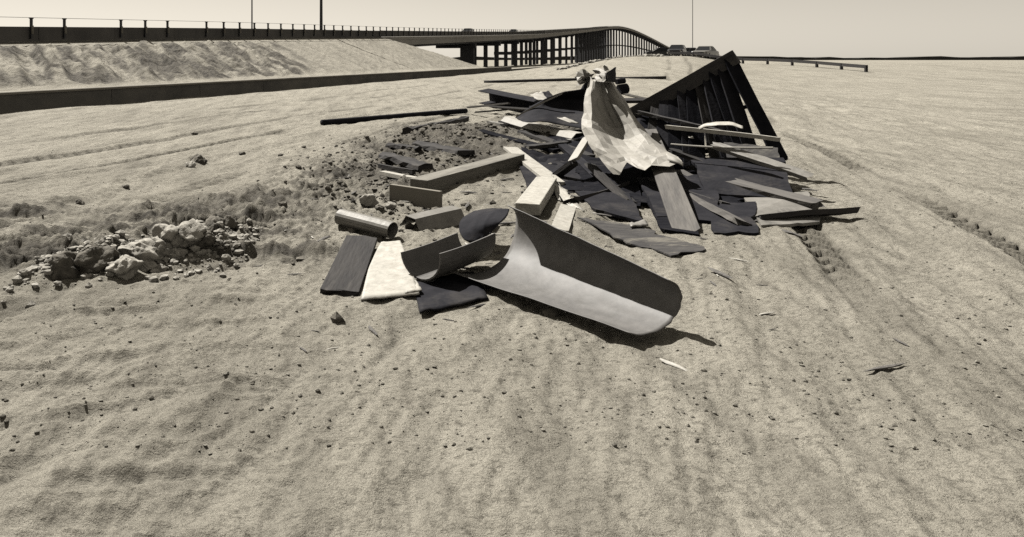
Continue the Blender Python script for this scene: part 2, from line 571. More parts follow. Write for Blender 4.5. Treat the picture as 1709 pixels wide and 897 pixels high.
def rock(name, loc, r, mat, seed, sub=3, rough=0.35, sq=(1, 1, 0.8), parent=None):
    bm = bmesh.new()
    bmesh.ops.create_icosphere(bm, subdivisions=sub, radius=1.0)
    V = np.array([v.co[:] for v in bm.verts])
    s = seed * 7.31
    # chip with planes, then roughen
    rs = np.random.RandomState(seed)
    for k in range(9):
        nn = rs.normal(size=3); nn /= np.linalg.norm(nn)
        dd = 0.62 + 0.25 * rs.rand()
        ex = np.maximum(V @ nn - dd, 0)
        V = V - ex[:, None] * nn
    h = fbm(V[:, 0] * 2.2 + s + V[:, 2] * 1.3, V[:, 1] * 2.2 - s + V[:, 2] * 1.7, 4, seed, 0.6)
    V = V * (1 + rough * h)[:, None] * np.array(sq) * r
    for v, c in zip(bm.verts, V): v.co = c
    me = bpy.data.meshes.new(name); bm.to_mesh(me); bm.free()
    me.shade_smooth() if sub > 3 else None
    me.materials.append(mat)
    o = bpy.data.objects.new(name, me); COL.objects.link(o)
    o.location = loc
    o.rotation_euler = (0, 0, seed * 1.7)
    if parent: o.parent = parent
    return o


# ================================================================== SETTING
# ---- ground: one sheet, fine near the camera, out to the horizon
ta = np.concatenate([np.linspace(-9, -0.8, 40, endpoint=False), np.linspace(-0.8, 1.0, 860, endpoint=False), np.linspace(1.0, 9, 50)])
yy = np.concatenate([np.geomspace(2.0, 60, 640, endpoint=False), np.geomspace(60, 4500, 110)])
TA, YY = np.meshgrid(ta, yy)
XX = TA * YY
ZZ = H(XX, YY)
# the ground drops to the lower strand left of the retaining wall, hidden by it
V = np.stack([XX, YY, ZZ], -1).reshape(-1, 3)
Fg = grid_faces(len(yy), len(ta))
nb = len(V)
back = np.array([[-4000, -4000, -0.25], [4000, -4000, -0.25], [4000, 4000, -0.25], [-4000, 4000, -0.25]])
V = np.concatenate([V, back], 0)
Fg = np.concatenate([Fg, np.array([[nb, nb + 1, nb + 2, nb + 3]])], 0)
ground = np_mesh("ground", V, Fg, M_sand)
tag(ground, kind="structure", label="pale graded sand of the unfinished roadway with tyre streaks and ripples")
at = ground.data.attributes.new("soil_shade", 'FLOAT', 'POINT')
sm = np.concatenate([soil_shade_mask(XX, YY).ravel() * 0.85, np.zeros(4)]).astype(np.float32)
at.data.foreach_set("value", sm)
at = ground.data.attributes.new("track", 'FLOAT', 'POINT')
at.data.foreach_set("value", np.concatenate([track_mask(XX, YY).ravel(), np.zeros(4)]).astype(np.float32))

# ---- far shore: low dark tree line
n = 120
fx = np.linspace(-2600, 3800, n)
ht = 11 + 11 * fbm(fx / 140, fx * 0, 5, 3, 0.7)
Vs = []
for i in range(n):
    Vs += [(fx[i], 3000, -1), (fx[i], 3000, ht[i]), (fx[i], 3150, ht[i] * 0.9), (fx[i], 3150, -1)]
Fs = []
for i in range(n - 1):
    for j in range(3):
        Fs.append((4 * i + j, 4 * (i + 1) + j, 4 * (i + 1) + j + 1, 4 * i + j + 1))
M_shore = noise_mat("shore_trees", (0.05, 0.05, 0.045), (0.09, 0.085, 0.075), 0.02, (1, 1, 1), 0.95)
tag(mesh_obj("far_shore", Vs, Fs, M_shore), kind="structure", label="low dark shoreline on the horizon beyond the bridge")

# ---- road profile (near parapet line, offset CP from the camera line)
CP = 32.9
prof_Y = [-60, 0, 42.7, 62, 97, 143, 238, 535, 640, 740, 860, 1000, 1200, 1500, 2200]
prof_z = [-0.6, 1.1, 2.66, 3.36, 4.45, 6.0, 9.4, 22.8, 28.6, 32.6, 31.0, 25.0, 15.0, 6.0, 1.5]      # level of the parapet foot
prof_c = [CP] * 8 + [CP - 4, CP - 12, CP - 26, CP - 46, CP - 76, CP - 125, CP - 260]


def zr(Y): return float(np.interp(Y, prof_Y, _ps(Y) if False else prof_z))


def smooth_interp(Y, xs, ys):
    # monotone-ish smooth interpolation by averaging a linear interpolation over a window
    Y = np.asarray(Y, float)
    wd = np.maximum(6, 0.10 * np.abs(Y))
    acc = 0
    ks = np.linspace(-1, 1, 9)
    for k in ks: acc = acc + np.interp(Y + k * wd, xs, ys)
    return acc / len(ks)


def road_pt(Y, off=0.0, dz=0.0):
    """point on the road: off metres to the right of the near parapet line (negative = across the deck)"""
    c = float(smooth_interp(Y, prof_Y, prof_c))
    x, y = along(c, Y)
    return (x + off * DY, y - off * DX, float(smooth_interp(Y, prof_Y, prof_z)) + dz)


def ribbon(name, Ys, section, mat, parent=None, closed=True, smooth=False):
    V = []; Fs = []
    k = len(section)
    for Y in Ys:
        for (o_, z_) in section: V.append(road_pt(Y, o_, z_))
    for i in range(len(Ys) - 1):
        for j in range(k if closed else k - 1):
            q = (j + 1) % k
            Fs.append((i * k + j, (i + 1) * k + j, (i + 1) * k + q, i * k + q))
    if closed:
        Fs.append(tuple(range(k))); Fs.append(tuple((len(Ys) - 1) * k + j for j in range(k - 1, -1, -1)))
    return mesh_obj(name, V, Fs, mat, parent, smooth)


# ---- embankment carrying the approach road (parametric: along, across)
CW = 19.6                                    # low retaining wall line
tY = np.concatenate([np.linspace(4, 26, 60, endpoint=False), np.linspace(26, 74, 560, endpoint=False), np.linspace(74, 128, 160)])
na, nc_ = len(tY), 190
sv = np.linspace(0, 1, nc_)
EX = np.zeros((na, nc_)); EY = np.zeros_like(EX); EZ = np.zeros_like(EX)
for i, Y in enumerate(tY):
    zt = float(smooth_interp(Y, prof_Y, prof_z)) + 0.12
    # s: 0 wall back, 0.1 berm, 0.62 top edge, 0.8 road far edge, 1 far toe
    offs = np.interp(sv, [0, 0.07, 0.62, 0.64, 0.80, 1.0], [CP - CW - 0.42, CP - CW - 1.6, 0.35, -0.25, -11.5, -22]) * 1.0
    offs = offs * DY
    zs = np.interp(sv, [0, 0.07, 0.62, 0.64, 0.80, 1.0], [0.56, 0.72, zt - 0.22, zt, zt, 0.0])
    # end of the embankment: spill slope under the first span
    YE = 96.0
    # top surface may not rise above the spill-slope plane
    bx, by = along(CP, Y)
    px_ = bx + offs * DY; py_ = by - offs * DX
    al = (px_ - along(CP, YE)[0]) * DX + (py_ - YE) * DY
    lim = 4.55 - al / 1.9
    zs = np.minimum(zs, np.maximum(lim, -0.5))
    EX[i] = px_; EY[i] = py_; EZ[i] = zs
al_ = EX * DX + EY * DY
face = sstep(0.04, 0.10, sv)[None] * sstep(0.60, 0.50, sv)[None]
# rain rills running down the raw slope, strongest near the camera; smoother fill towards the bridge
S_ = np.broadcast_to(sv[None], EX.shape)
rough_e = sstep(4, -4, al_ - 26 * S_ - 44) * 1.0 + 0.15
skew = al_ - S_ * 18
r_ = 1 - 2 * np.abs(vnoise(skew / 0.75, S_ * 3.2, 41))
r2 = fbm(skew / 0.9, S_ * 5, 4, 43, 0.62)
EZ += face * rough_e * (0.14 * r_ + 0.34 * r2 + 0.16 * fbm(al_ / 0.8, S_ * 14, 4, 46, 0.65))
EZ += face * 0.05 * fbm(al_ / 0.5, S_ * 40, 3, 44)
bank = np_mesh("embankment", np.stack([EX, EY, EZ], -1).reshape(-1, 3), grid_faces(na, nc_)[:, ::-1], M_bank)
tag(bank, kind="structure", label="raw sand embankment scored by rain rills under the approach road")
att = bank.data.attributes.new("soil_shade", 'FLOAT', 'POINT')
sm = np.clip((face * rough_e) * (2.8 * fbm(skew / 0.9, S_ * 4.0, 5, 47, 0.7) + 0.55), 0, 0.95).ravel().astype(np.float32)  # dark streaks: rill shading put into the colour, with soil patches
att.data.foreach_set("value", sm)

Yr = np.linspace(4, 96, 60)
tag(ribbon("road", Yr, [(-0.3, 0.13), (-0.3, 0.20), (-11.2, 0.20), (-11.2, 0.13)], M_asph), kind="structure",
    label="asphalt approach road on top of the embankment")

# ---- low retaining wall in front of the embankment
wall = empty("retaining_wall", (*along(CW, 40), 0))
tag(wall, "long low grey concrete wall along the foot of the sand embankment", "wall")


def local_to(o, parent):
    o.parent = parent
    o.matrix_parent_inverse = Matrix.Translation(parent.location).inverted()


def wall_seg(Y0, Y1, sec):
    V = []; Fs = []
    for Y in (Y0, Y1):
        x, y = along(CW, Y)
        for (o_, z_) in sec: V.append((x + o_ * DY, y - o_ * DX, z_))
    k = len(sec)
    for j in range(k): Fs.append((j, (j + 1) % k, k + (j + 1) % k, k + j))
    Fs.append(tuple(range(k - 1, -1, -1))); Fs.append(tuple(range(k, 2 * k)))
    return V, Fs


Y = 6.0
while Y < 112:
    L = 5.6
    v, f = wall_seg(Y, min(Y + L - 0.03, 112), [(-0.16, -0.4), (0.13, -0.4), (0.10, 0.53), (-0.16, 0.53)])
    local_to(mesh_obj("wall_panel", v, f, M_kerb), wall)
    Y += L
v, f = wall_seg(6, 112, [(-0.26, 0.532), (0.16, 0.532), (0.16, 0.60), (0.13, 0.62), (-0.26, 0.62)])
local_to(mesh_obj("coping", v, f, M_conc), wall)
v, f = wall_seg(112.1, 165, [(-0.16, -0.4), (0.13, -0.4), (0.10, 0.26), (-0.16, 0.26)])
local_to(mesh_obj("low_kerb", v, f, M_kerb), wall)

# ---- parapet and railing of the approach road
par = empty("parapet_wall", road_pt(40))
tag(par, "dark concrete parapet along the top of the sand embankment", "parapet")
edges = list(np.arange(6, 96.1, 6.0))
for a, b in zip(edges[:-1], edges[1:]):
    local_to(ribbon("parapet_panel", [a, b - 0.04], [(0.0, -0.25), (0.16, -0.25), (0.13, 0.74), (0.03, 0.74)], M_parapet), par)
local_to(ribbon("kerb_ledge", np.linspace(6, 96, 20), [(0.05, -0.30), (0.42, -0.30), (0.42, -0.10), (0.165, -0.04), (0.165, -0.12)], M_parapet), par)

rail = empty("bridge_railing", road_pt(42.7))
tag(rail, "thin steel hand rail on short posts above the dark parapet, some posts missing", "railing")
SP = 2.5 * DY
post_n = 18.2
post_mesh = None
Y0 = 42.7


def post_px(Y): return CX + F * (TT - CP / Y)


k = -9
posts = []
while True:
    # positions measured in the photograph: x = 1080 - 18300 / n
    nn = 1080 / 18300
    nidx = 17.64 + k            # photograph column 50 is index 0
    Yp = nidx * SP
    if Yp > 250: break
    if k not in (2, 6) and Yp > 8: posts.append(Yp)
    k += 1
bm = bmesh.new()


def add_box(bm, x0, x1, y0, y1, z0, z1):
    vs = [bm.verts.new(p) for p in ((x0, y0, z0), (x1, y0, z0), (x1, y1, z0), (x0, y1, z0), (x0, y0, z1), (x1, y0, z1), (x1, y1, z1), (x0, y1, z1))]
    for q in ((0, 3, 2, 1), (4, 5, 6, 7), (0, 1, 5, 4), (1, 2, 6, 5), (2, 3, 7, 6), (3, 0, 4, 7)): bm.faces.new([vs[i] for i in q])


def bm_mesh(name, bm, mat, bev=0.0):
    if bev:
        bmesh.ops.bevel(bm, geom=bm.edges[:], offset=bev, segments=2, profile=0.5, affect='EDGES')
    me = bpy.data.meshes.new(name); bm.to_mesh(me); bm.free(); me.materials.append(mat); return me


add_box(bm, -0.055, 0.055, -0.06, 0.06, 0.10, 1.20)
add_box(bm, -0.085, 0.085, -0.09, 0.09, 1.16, 1.215)
pm = bm_mesh("rail_post", bm, M_steel)
bm = bmesh.new(); add_box(bm, -0.075, 0.075, -0.05, 0.05, 0.36, 0.80)
br = bm_mesh("bracket", bm, M_conc)
for Yp in posts:
    x, y, z = road_pt(Yp, 0.24)
    o = bpy.data.objects.new("rail_post", pm); COL.objects.link(o)
    o.location = (x, y, z); o.rotation_euler = (0, 0, -TH)
    local_to(o, rail)
    if Yp < 97:
        b = bpy.data.objects.new("bracket", br); COL.objects.link(b)
        b.parent = o; b.location = (0.05, 0, 0)
for nm, zz_, th_ in (("top_rail", 1.23, 0.02), ("middle_rail", 0.86, 0.02)):
    if nm == "middle_rail": continue
    local_to(ribbon(nm, np.linspace(8, 250, 60), [(0.20, zz_ - th_), (0.27, zz_ - th_), (0.27, zz_), (0.20, zz_)], M_steel), rail)

# ---- the high bridge
bridge = empty("highway_bridge", road_pt(140))
tag(bridge, "long high concrete highway bridge on many columns, rising and curving away to the right", "bridge")
Yb = np.concatenate([np.linspace(96.2, 400, 60), np.linspace(410, 1500, 70)])
Wd = 8.4
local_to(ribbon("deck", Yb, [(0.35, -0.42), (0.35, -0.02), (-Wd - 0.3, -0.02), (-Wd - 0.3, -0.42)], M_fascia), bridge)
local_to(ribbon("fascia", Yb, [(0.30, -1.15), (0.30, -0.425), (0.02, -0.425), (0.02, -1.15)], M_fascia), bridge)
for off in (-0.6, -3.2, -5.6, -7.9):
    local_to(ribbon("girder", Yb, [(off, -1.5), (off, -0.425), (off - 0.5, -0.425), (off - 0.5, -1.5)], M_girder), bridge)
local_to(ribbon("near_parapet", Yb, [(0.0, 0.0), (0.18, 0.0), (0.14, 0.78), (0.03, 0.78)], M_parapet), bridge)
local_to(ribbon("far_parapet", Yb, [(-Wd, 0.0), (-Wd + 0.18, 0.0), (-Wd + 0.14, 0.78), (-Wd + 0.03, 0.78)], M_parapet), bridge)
far_posts = []
local_to(ribbon("coping_rail", np.concatenate([np.linspace(250, 400, 20), Yb[60:]]), [(0.05, 1.18), (0.14, 1.18), (0.14, 1.25), (0.05, 1.25)], M_steel), bridge)
# columns
bm = bmesh.new()
bmesh.ops.create_cone(bm, cap_ends=True, segments=14, radius1=0.5, radius2=0.5, depth=1.0, matrix=Matrix.Translation((0, 0, 0.5)))
cm = bm_mesh("column", bm, M_col)
bents = [149.0]
while bents[-1] < 1450:
    Yl = bents[-1]
    bents.append(Yl + (25.0 if Yl < 420 else 21.0))
bents = bents[:74]
for bi, Yl in enumerate(bents):
    zt = float(smooth_interp(Yl, prof_Y, prof_z)) - 1.5
    if zt < 1.5: continue
    capb = 0.9
    for off in ((-0.7, -3.2, -5.7) if bi else ()):
        x, y, z = road_pt(Yl, off)
        g = Hs(x, y) - 0.3
        o = bpy.data.objects.new("column", cm); COL.objects.link(o)
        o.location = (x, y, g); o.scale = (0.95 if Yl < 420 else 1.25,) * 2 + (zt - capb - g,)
        local_to(o, bridge)

    def cross(nm, zlo, zhi, half, offA=0.15, offB=-7.6):
        V = []
        for o_ in (offA, offB):
            x, y, z = road_pt(Yl, o_)
            for (a, zz2) in ((-half, zlo), (half, zlo), (half, zhi), (-half, zhi)):
                V.append((x + a * DX, y + a * DY, zz2))
        Fs = [(0, 1, 2, 3), (7, 6, 5, 4), (0, 4, 5, 1), (1, 5, 6, 2), (2, 6, 7, 3), (3, 7, 4, 0)]
        local_to(mesh_obj(nm, V, Fs, M_col), bridge)
    cross("pier_cap", zt - capb, zt - 0.004, 0.6)
    if bi >= 2:
        zm = zt * 0.50
        cross("strut", zm - 0.4, zm + 0.4, 0.35, -0.3, -6.2)
    if bi == 0:
        cross("pier_wall", -0.3, zt - capb - 0.003, 0.55, -0.2, -2.8)
# abutment under the end of the approach
V = []
for Yl in (97.5, 99.5):
    for o_, z_ in ((0.2, -1.2), (-Wd, -1.2), (-Wd, -3.6), (0.2, -3.6)): V.append(road_pt(Yl, o_, z_))
local_to(mesh_obj("abutment", V, [(0, 1, 2, 3), (7, 6, 5, 4), (0, 4, 5, 1), (1, 5, 6, 2), (2, 6, 7, 3), (3, 7, 4, 0)], M_col), bridge)

# ---- light poles
def pole(px, Y, r, top, base, label, cat="pole"):
    x = (px - CX) / F * Y
    e = empty("light_pole", (x, Y, base))
    tag(e, label, cat, "tall poles against the sky")
    V = []; Fs = []
    k = 10; st = 8
    for i in range(st + 1):
        t = i / st
        rr = r * (1 - 0.45 * t)
        for j in range(k):
            a = 2 * math.pi * j / k
            V.append((rr * math.cos(a), rr * math.sin(a), t * (top - base)))
    for i in range(st):
        for j in range(k):
            q = (j + 1) % k
            Fs.append((i * k + j, i * k + q, (i + 1) * k + q, (i + 1) * k + j))
    Fs.append(tuple(st * k + j for j in range(k)))
    mesh_obj("shaft", V, Fs, M_steel, e, True)
    bm = bmesh.new(); add_box(bm, -r * 2, r * 2, -r * 2, r * 2, -0.3, 0.12)
    o = bpy.data.objects.new("base_plate", bm_mesh("base_plate", bm, M_conc)); COL.objects.link(o); o.parent = e


zb = road_pt(83)[2]
pole(536, 83.0, 0.17, 18.5, zb + 0.2, "thicker dark pole rising behind the parapet, right of the thinner one")
pole(420.5, 76.0, 0.075, 16.5, road_pt(70)[2] + 0.2, "thin pale pole rising behind the parapet on the left")
pole(1156, 128.0, 0.06, 20.0, Hs((1156 - CX) / F * 128, 128), "faint tall pole behind the parked cars on the right")

# ================================================================== CARS
def car_meshes(paint, kind):
    """returns list of (name, mesh, children) in car space: x right, y forward(front = -y), z up"""
    parts = []

    def loft(sections, mat, name, cap=True):
        V = []; Fs = []; k = len(sections[0])
        for s in sections: V += s
        for i in range(len(sections) - 1):
            for j in range(k):
                q = (j + 1) % k
                Fs.append((i * k + j, i * k + q, (i + 1) * k + q, (i + 1) * k + j))
        Fs.append(tuple(range(k - 1, -1, -1))); Fs.append(tuple((len(sections) - 1) * k + j for j in range(k)))
        me = bpy.data.meshes.new(name); me.from_pydata(V, [], Fs); me.update(); me.materials.append(mat)
        return me

    def sec(y, wd, z0, z1, r=0.12):
        w2 = wd / 2
        return [(-w2 + r * .6, y, z0), (w2 - r * .6, y, z0), (w2, y, z0 + r), (w2, y, (z0 + z1) / 2 + .06), (w2 - .04, y, z1 - r * .5), (w2 - r * 1.2, y, z1),
                (-w2 + r * 1.2, y, z1), (-w2 + .04, y, z1 - r * .5), (-w2, y, (z0 + z1) / 2 + .06), (-w2, y, z0 + r)]
    Ln = 4.9
    body = loft([sec(-2.45, 1.62, .42, .80), sec(-2.36, 1.78, .34, .88), sec(-1.3, 1.86, .28, .95), sec(-.7, 1.88, .26, .99), sec(.9, 1.88, .26, .99),
                 sec(1.6, 1.86, .28, .97), sec(2.38, 1.76, .34, .92), sec(2.45, 1.62, .42, .82)], paint, "body")
    parts.append(("body", body, (0, 0, 0)))

    def cab(y, wd, z): return [(-wd / 2, y, z), (wd / 2, y, z)]
    a0, a1, b0, b1 = (-.95, -.35, .75, 1.45) if kind == 'sedan' else (-.85, -.35, 2.0, 2.3)
    wt, wb, zt, zb_ = 1.30, 1.66, 1.42, .985
    Vc = [(-wb / 2, a0, zb_), (wb / 2, a0, zb_), (wb / 2, b1, zb_), (-wb / 2, b1, zb_), (-wt / 2, a1, zt), (wt / 2, a1, zt), (wt / 2, b0, zt), (-wt / 2, b0, zt)]
    me = bpy.data.meshes.new("cabin_glass"); me.from_pydata(Vc, [], [(4, 5, 6, 7), (0, 1, 5, 4), (1, 2, 6, 5), (2, 3, 7, 6), (3, 0, 4, 7), (3, 2, 1, 0)]); me.update()
    me.materials.append(M_glass)
    parts.append(("window", me, (0, 0, 0)))
    bm = bmesh.new()
    add_box(bm, -wt / 2 - .03, wt / 2 + .03, a1 - .03, b0 + .03, zt + .003, zt + .07)
    for v in bm.verts:
        if v.co.z > zt + .05: v.co.x *= .88; v.co.y = (v.co.y - (a1 + b0) / 2) * .9 + (a1 + b0) / 2
    parts.append(("roof", bm_mesh("roof", bm, paint), (0, 0, 0)))
    # pillars
    bm = bmesh.new()
    for s in (-1, 1):
        for (p, q) in (((s * wb / 2, a0, zb_), (s * wt / 2, a1, zt)), ((s * wb / 2, b1, zb_), (s * wt / 2, b0, zt)), ((s * wb / 2, .3, zb_), (s * wt / 2, .25, zt))):
            A = Vector(p); B = Vector(q)
            vs = []
            for c in (A, B):
                for dx, dy in ((-.035, -.04), (.035, -.04), (.035, .04), (-.035, .04)):
                    vs.append(bm.verts.new(c + Vector((dx, dy, 0))))
            for qd in ((0, 1, 5, 4), (1, 2, 6, 5), (2, 3, 7, 6), (3, 0, 4, 7)): bm.faces.new([vs[i] for i in qd])
    parts.append(("pillar_frame", bm_mesh("pillar_frame", bm, paint), (0, 0, 0)))
    for yb, nm in ((-2.50, "bumper"), (2.44, "bumper")):
        bm = bmesh.new(); add_box(bm, -.9, .9, yb, yb + .08, .40, .54)
        parts.append((nm, bm_mesh(nm, bm, M_chrome), (0, 0, 0)))
    bm = bmesh.new(); add_box(bm, -.42, .42, -2.475, -2.44, .58, .76)
    parts.append(("grille", bm_mesh("grille", bm, M_steel), (0, 0, 0)))
    return parts


bm = bmesh.new()
bmesh.ops.create_cone(bm, cap_ends=True, segments=20, radius1=.33, radius2=.33, depth=.2, matrix=Matrix.Rotation(math.pi / 2, 4, 'Y'))
tyre_me = bm_mesh("tyre", bm, M_rubber, 0.0)
bm = bmesh.new()
bmesh.ops.create_cone(bm, cap_ends=True, segments=16, radius1=.19, radius2=.17, depth=.215, matrix=Matrix.Rotation(math.pi / 2, 4, 'Y'))
rim_me = bm_mesh("rim", bm, M_chrome)
bm = bmesh.new()
bmesh.ops.create_cone(bm, cap_ends=True, segments=14, radius1=.1, radius2=.09, depth=.05, matrix=Matrix.Rotation(math.pi / 2, 4, 'X'))
lamp_me = bm_mesh("headlight", bm, M_lamp)


def make_car(loc, rot, paint, kind, label, group):
    e = empty("parked_car", loc)
    e.rotation_euler = (0, 0, rot)
    tag(e, label, "car", group)
    for nm, me, l in car_meshes(paint, kind):
        o = bpy.data.objects.new(nm, me); COL.objects.link(o); o.parent = e; o.location = l
    for sx in (-.83, .83):
        for sy in (-1.45, 1.4):
            o = bpy.data.objects.new("tyre", tyre_me); COL.objects.link(o); o.parent = e; o.location = (sx, sy, .33)
            r = bpy.data.objects.new("rim", rim_me); COL.objects.link(r); r.parent = o
    for sx in (-.66, .66):
        o = bpy.data.objects.new("headlight", lamp_me); COL.objects.link(o); o.parent = e; o.location = (sx, -2.45, .67)
    return e


def on_ramp(px, Y): 
    x = (px - CX) / F * Y
    return (x, Y, Hs(x, Y))


make_car(on_ramp(1130, 96), math.radians(-28), car_paint("paint_charcoal", (0.05, 0.05, 0.055)), 'wagon',
         "dark car parked on the crest nearest the bridge end", "cars parked on the crest")
make_car(on_ramp(1177, 92), math.radians(-40), car_paint("paint_grey", (0.24, 0.23, 0.21)), 'sedan',
         "paler grey car parked on the crest beside the thin pole", "cars parked on the crest")
make_car(on_ramp(1156, 112), math.radians(60), car_paint("paint_slate", (0.10, 0.10, 0.11)), 'sedan',
         "dark car partly hidden between the two parked cars on the crest", "cars parked on the crest")
make_car(on_ramp(1106, 118), math.radians(80), car_paint("paint_black", (0.03, 0.03, 0.033)), 'sedan',
         "low distant car at the foot of the bridge descent", "cars parked on the crest")
for px, Y, lb in ((816, 160, "dark car driving on the bridge deck, the nearer one showing over the parapet"),
                  (879, 215, "small dark car on the bridge deck farther along the parapet")):
    pt = road_pt(Y, -4)
    e = make_car((pt[0], pt[1], pt[2] + 0.0), -TH, car_paint("paint_bridge", (0.06, 0.06, 0.06)), 'wagon', lb, "cars on the bridge")

# low dark kerb rail at the edge of the crest
gr = empty("guard_rail", on_ramp(1120, 88))
tag(gr, "low dark timber guard rail along the crest below the parked cars", "guard rail")
pts = []
for t in np.linspace(0, 1, 9):
    px = 1117 + t * 330; Y = 90 - 30 * t
    pts.append(Vector(on_ramp(px, Y)))
for a, b in zip(pts[:-1], pts[1:]):
    o = prism("rail_beam", a + Vector((0, 0, .42)), b + Vector((0, 0, .42)), rect(.12, .26), M_dwood, n=2)
    mw = o.matrix_world.copy(); o.parent = gr; o.matrix_parent_inverse = Matrix.Translation(gr.location).inverted()
for a in pts:
    bm = bmesh.new(); add_box(bm, -.09, .09, -.09, .09, -.3, .55)
    o = bpy.data.objects.new("post", bm_mesh("post", bm, M_dwood)); COL.objects.link(o); o.location = a + Vector((0, 0.11, 0)); local_to(o, gr)

# ================================================================== WRECKAGE
def thing(o, label, cat, group=None):
    return tag(o, label, cat, group)


# --- pipes and poles lying on the sand
o = prism("steel_pipe", G(537, 209, .07), G(778, 190, .07), ring(.075, 16), M_dark, n=14, warp=.012, seed=1, smooth=True)
thing(o, "long dark pipe lying alone on the sand left of the wreckage", "pipe")
o = prism("fallen_pole", G(808, 138.5, .08), G(1112, 133, .08), ring(.10, 10), M_dwood, n=16, warp=.04, seed=2, smooth=True)
thing(o, "very long thin dark pole lying across the sand behind the wreckage", "pole")

# --- the standing crumpled sheet
cr = sheet("crumpled_sheet", [
    [(982, 136, 11.4), (990, 128, 11.2), (998, 130, 11.3), (1005, 131, 11.4), (1018, 134, 11.2), (1026, 140, 11.3)],
    [(977, 165, 11.0), (988, 163, 10.75), (1000, 166, 10.92), (1012, 168, 11.1), (1036, 167, 10.8), (1044, 170, 11.0)],
    [(973, 198, 10.75), (989, 199, 10.45), (1010, 203, 10.7), (1030, 208, 10.88), (1054, 200, 10.5), (1063, 200, 10.7)],
    [(970, 216, 10.5), (990, 212, 10.2), (1020, 228, 10.42), (1044, 234, 10.5), (1070, 224, 10.2), (1081, 222, 10.4)],
    [(983, 243, 10.1), (1004, 240, 9.85), (1030, 246, 9.98), (1056, 244, 9.95), (1084, 244, 9.75), (1099, 243, 9.95)],
    [(1003, 268, 9.75), (1022, 264, 9.45), (1044, 262, 9.65), (1068, 266, 9.4), (1094, 263, 9.35), (1116, 257, 9.5)],
    [(1026, 294, 9.35), (1034, 282, 9.2), (1048, 270, 9.5), (1072, 288, 8.95), (1098, 284, 9.0), (1130, 268, 9.2)],
], M_sheet, 15, 12, .003, seed=4, ragged=.35, mixl=.9, facet=.008)
thing(cr, "large pale crumpled metal sheet propped upright at the middle of the wreckage", "metal sheet")
o = sheet("torn_strip", [[(1112, 257, 9.3), (1114, 268, 9.2)], [(1128, 264, 9.15), (1128, 272, 9.1)], [(1140, 272, 9.1), (1140, 278, 9.05)]], M_sheet, 12, 4, .006, seed=6, parent=cr)
o = sheet("bent_scrap", [[(992, 117, 11.5), (1008, 110, 11.2), (1016, 114, 11.0)], [(994, 126, 11.3), (1008, 122, 11.0), (1014, 124, 10.9)], [(990, 136, 11.3), (1006, 137, 11.0), (1012, 138, 10.9)]],
          M_sheet, 7, 7, .006, seed=8, mixl=1.0, facet=.022)
thing(o, "white bent metal cap on top of the crumpled sheet", "metal scrap")
o = sheet("folded_flap", [[(1012, 122, 10.9), (1028, 112, 11.4)], [(1011, 130, 10.85), (1028, 124, 11.4)], [(1013, 136, 10.85), (1029, 138, 11.4)]], M_dark, 10, 10, .01, crumple=.01, seed=9)
thing(o, "small dark triangular flap at the top right of the crumpled sheet", "metal scrap")
o = sheet("crumpled_scrap", [[(964, 124, 11.7), (974, 117, 11.5), (985, 124, 11.6)], [(962, 131, 11.6), (974, 128, 11.2), (988, 131, 11.5)], [(968, 140, 11.6), (976, 141, 11.4), (984, 137, 11.6)]],
          M_sheet, 8, 8, .006, seed=10, mixl=1.0, facet=.03)
thing(o, "white crumpled scrap hooked on the upper left of the standing sheet", "metal scrap")
o = sheet("bent_bracket", [[(972, 142, 11.6), (980, 136, 11.5), (988, 140, 11.4)], [(968, 151, 11.6), (976, 150, 11.5), (984, 152, 11.4)]], M_dark, 10, 10, .01, crumple=.02, seed=11)
thing(o, "dark bent bracket hanging under the white scrap at the upper left", "metal scrap")

# --- boards propped around it
o = prism("propped_board", P(1070, 192, 12.1), P(1146, 388, 7.25), rect(.245, .035), M_wood, n=16, warp=.012, seed=12, ends=.12, roll=0.12, bevel=.004)
thing(o, "long grey board slanting from under the pale sheet down to the right", "board")
o = prism("short_board", P(982, 228, 10.4), P(957, 268, 9.9), rect(.16, .04), M_sheet, n=6, seed=13, ends=.05, roll=.5, bevel=.004)
thing(o, "short pale board under the left side of the standing sheet", "board")
o = prism("dark_post", P(958, 272, 9.9), G(925, 300, .02), rect(.16, .05), M_dwood, n=6, seed=14, ends=.04, roll=.15)
thing(o, "short dark board end below the short pale one", "board")

# --- big dark roof section on the right
roof = empty("roof_section", P(1150, 296, 10.5))
thing(roof, "big dark section of roof boards hanging from a beam that rises to the right", "roof section")
o = prism("beam", P(1046, 196, 11.7), P(1228, 96, 10.9), rect(.17, .20), M_felt, n=8, seed=21, warp=.008, ends=.08, jit=.008)
o.parent = roof; o.matrix_parent_inverse = Matrix.Translation(roof.location).inverted()
rb = random.Random(77)
nb_ = 13
for k in range(nb_):
    t = k / (nb_ - 1)
    A = P(1062 + 160 * t, 192 - 88 * t + rb.uniform(-4, 4), 11.62 - .7 * t + rb.uniform(-.02, .03))
    lo = rb.uniform(0, 14) + (26 if k in (9, 12) else 0)
    B = P(1006 + 286 * t + rb.uniform(-10, 10), 296 + 6 * t - lo, 10.95 - .95 * t + rb.uniform(-.05, .05))
    B.z = max(B.z, Hs(B.x, B.y) + .03)
    o = prism("roof_board", A, B, rect(.205, .028), (M_tar, M_dark, M_tar, M_dwood, M_dark)[k % 5], n=7, seed=400 + k, warp=.010, ends=.14, jit=.006, roll=rb.uniform(-.12, .12))
    o.parent = roof; o.matrix_parent_inverse = Matrix.Translation(roof.location).inverted()
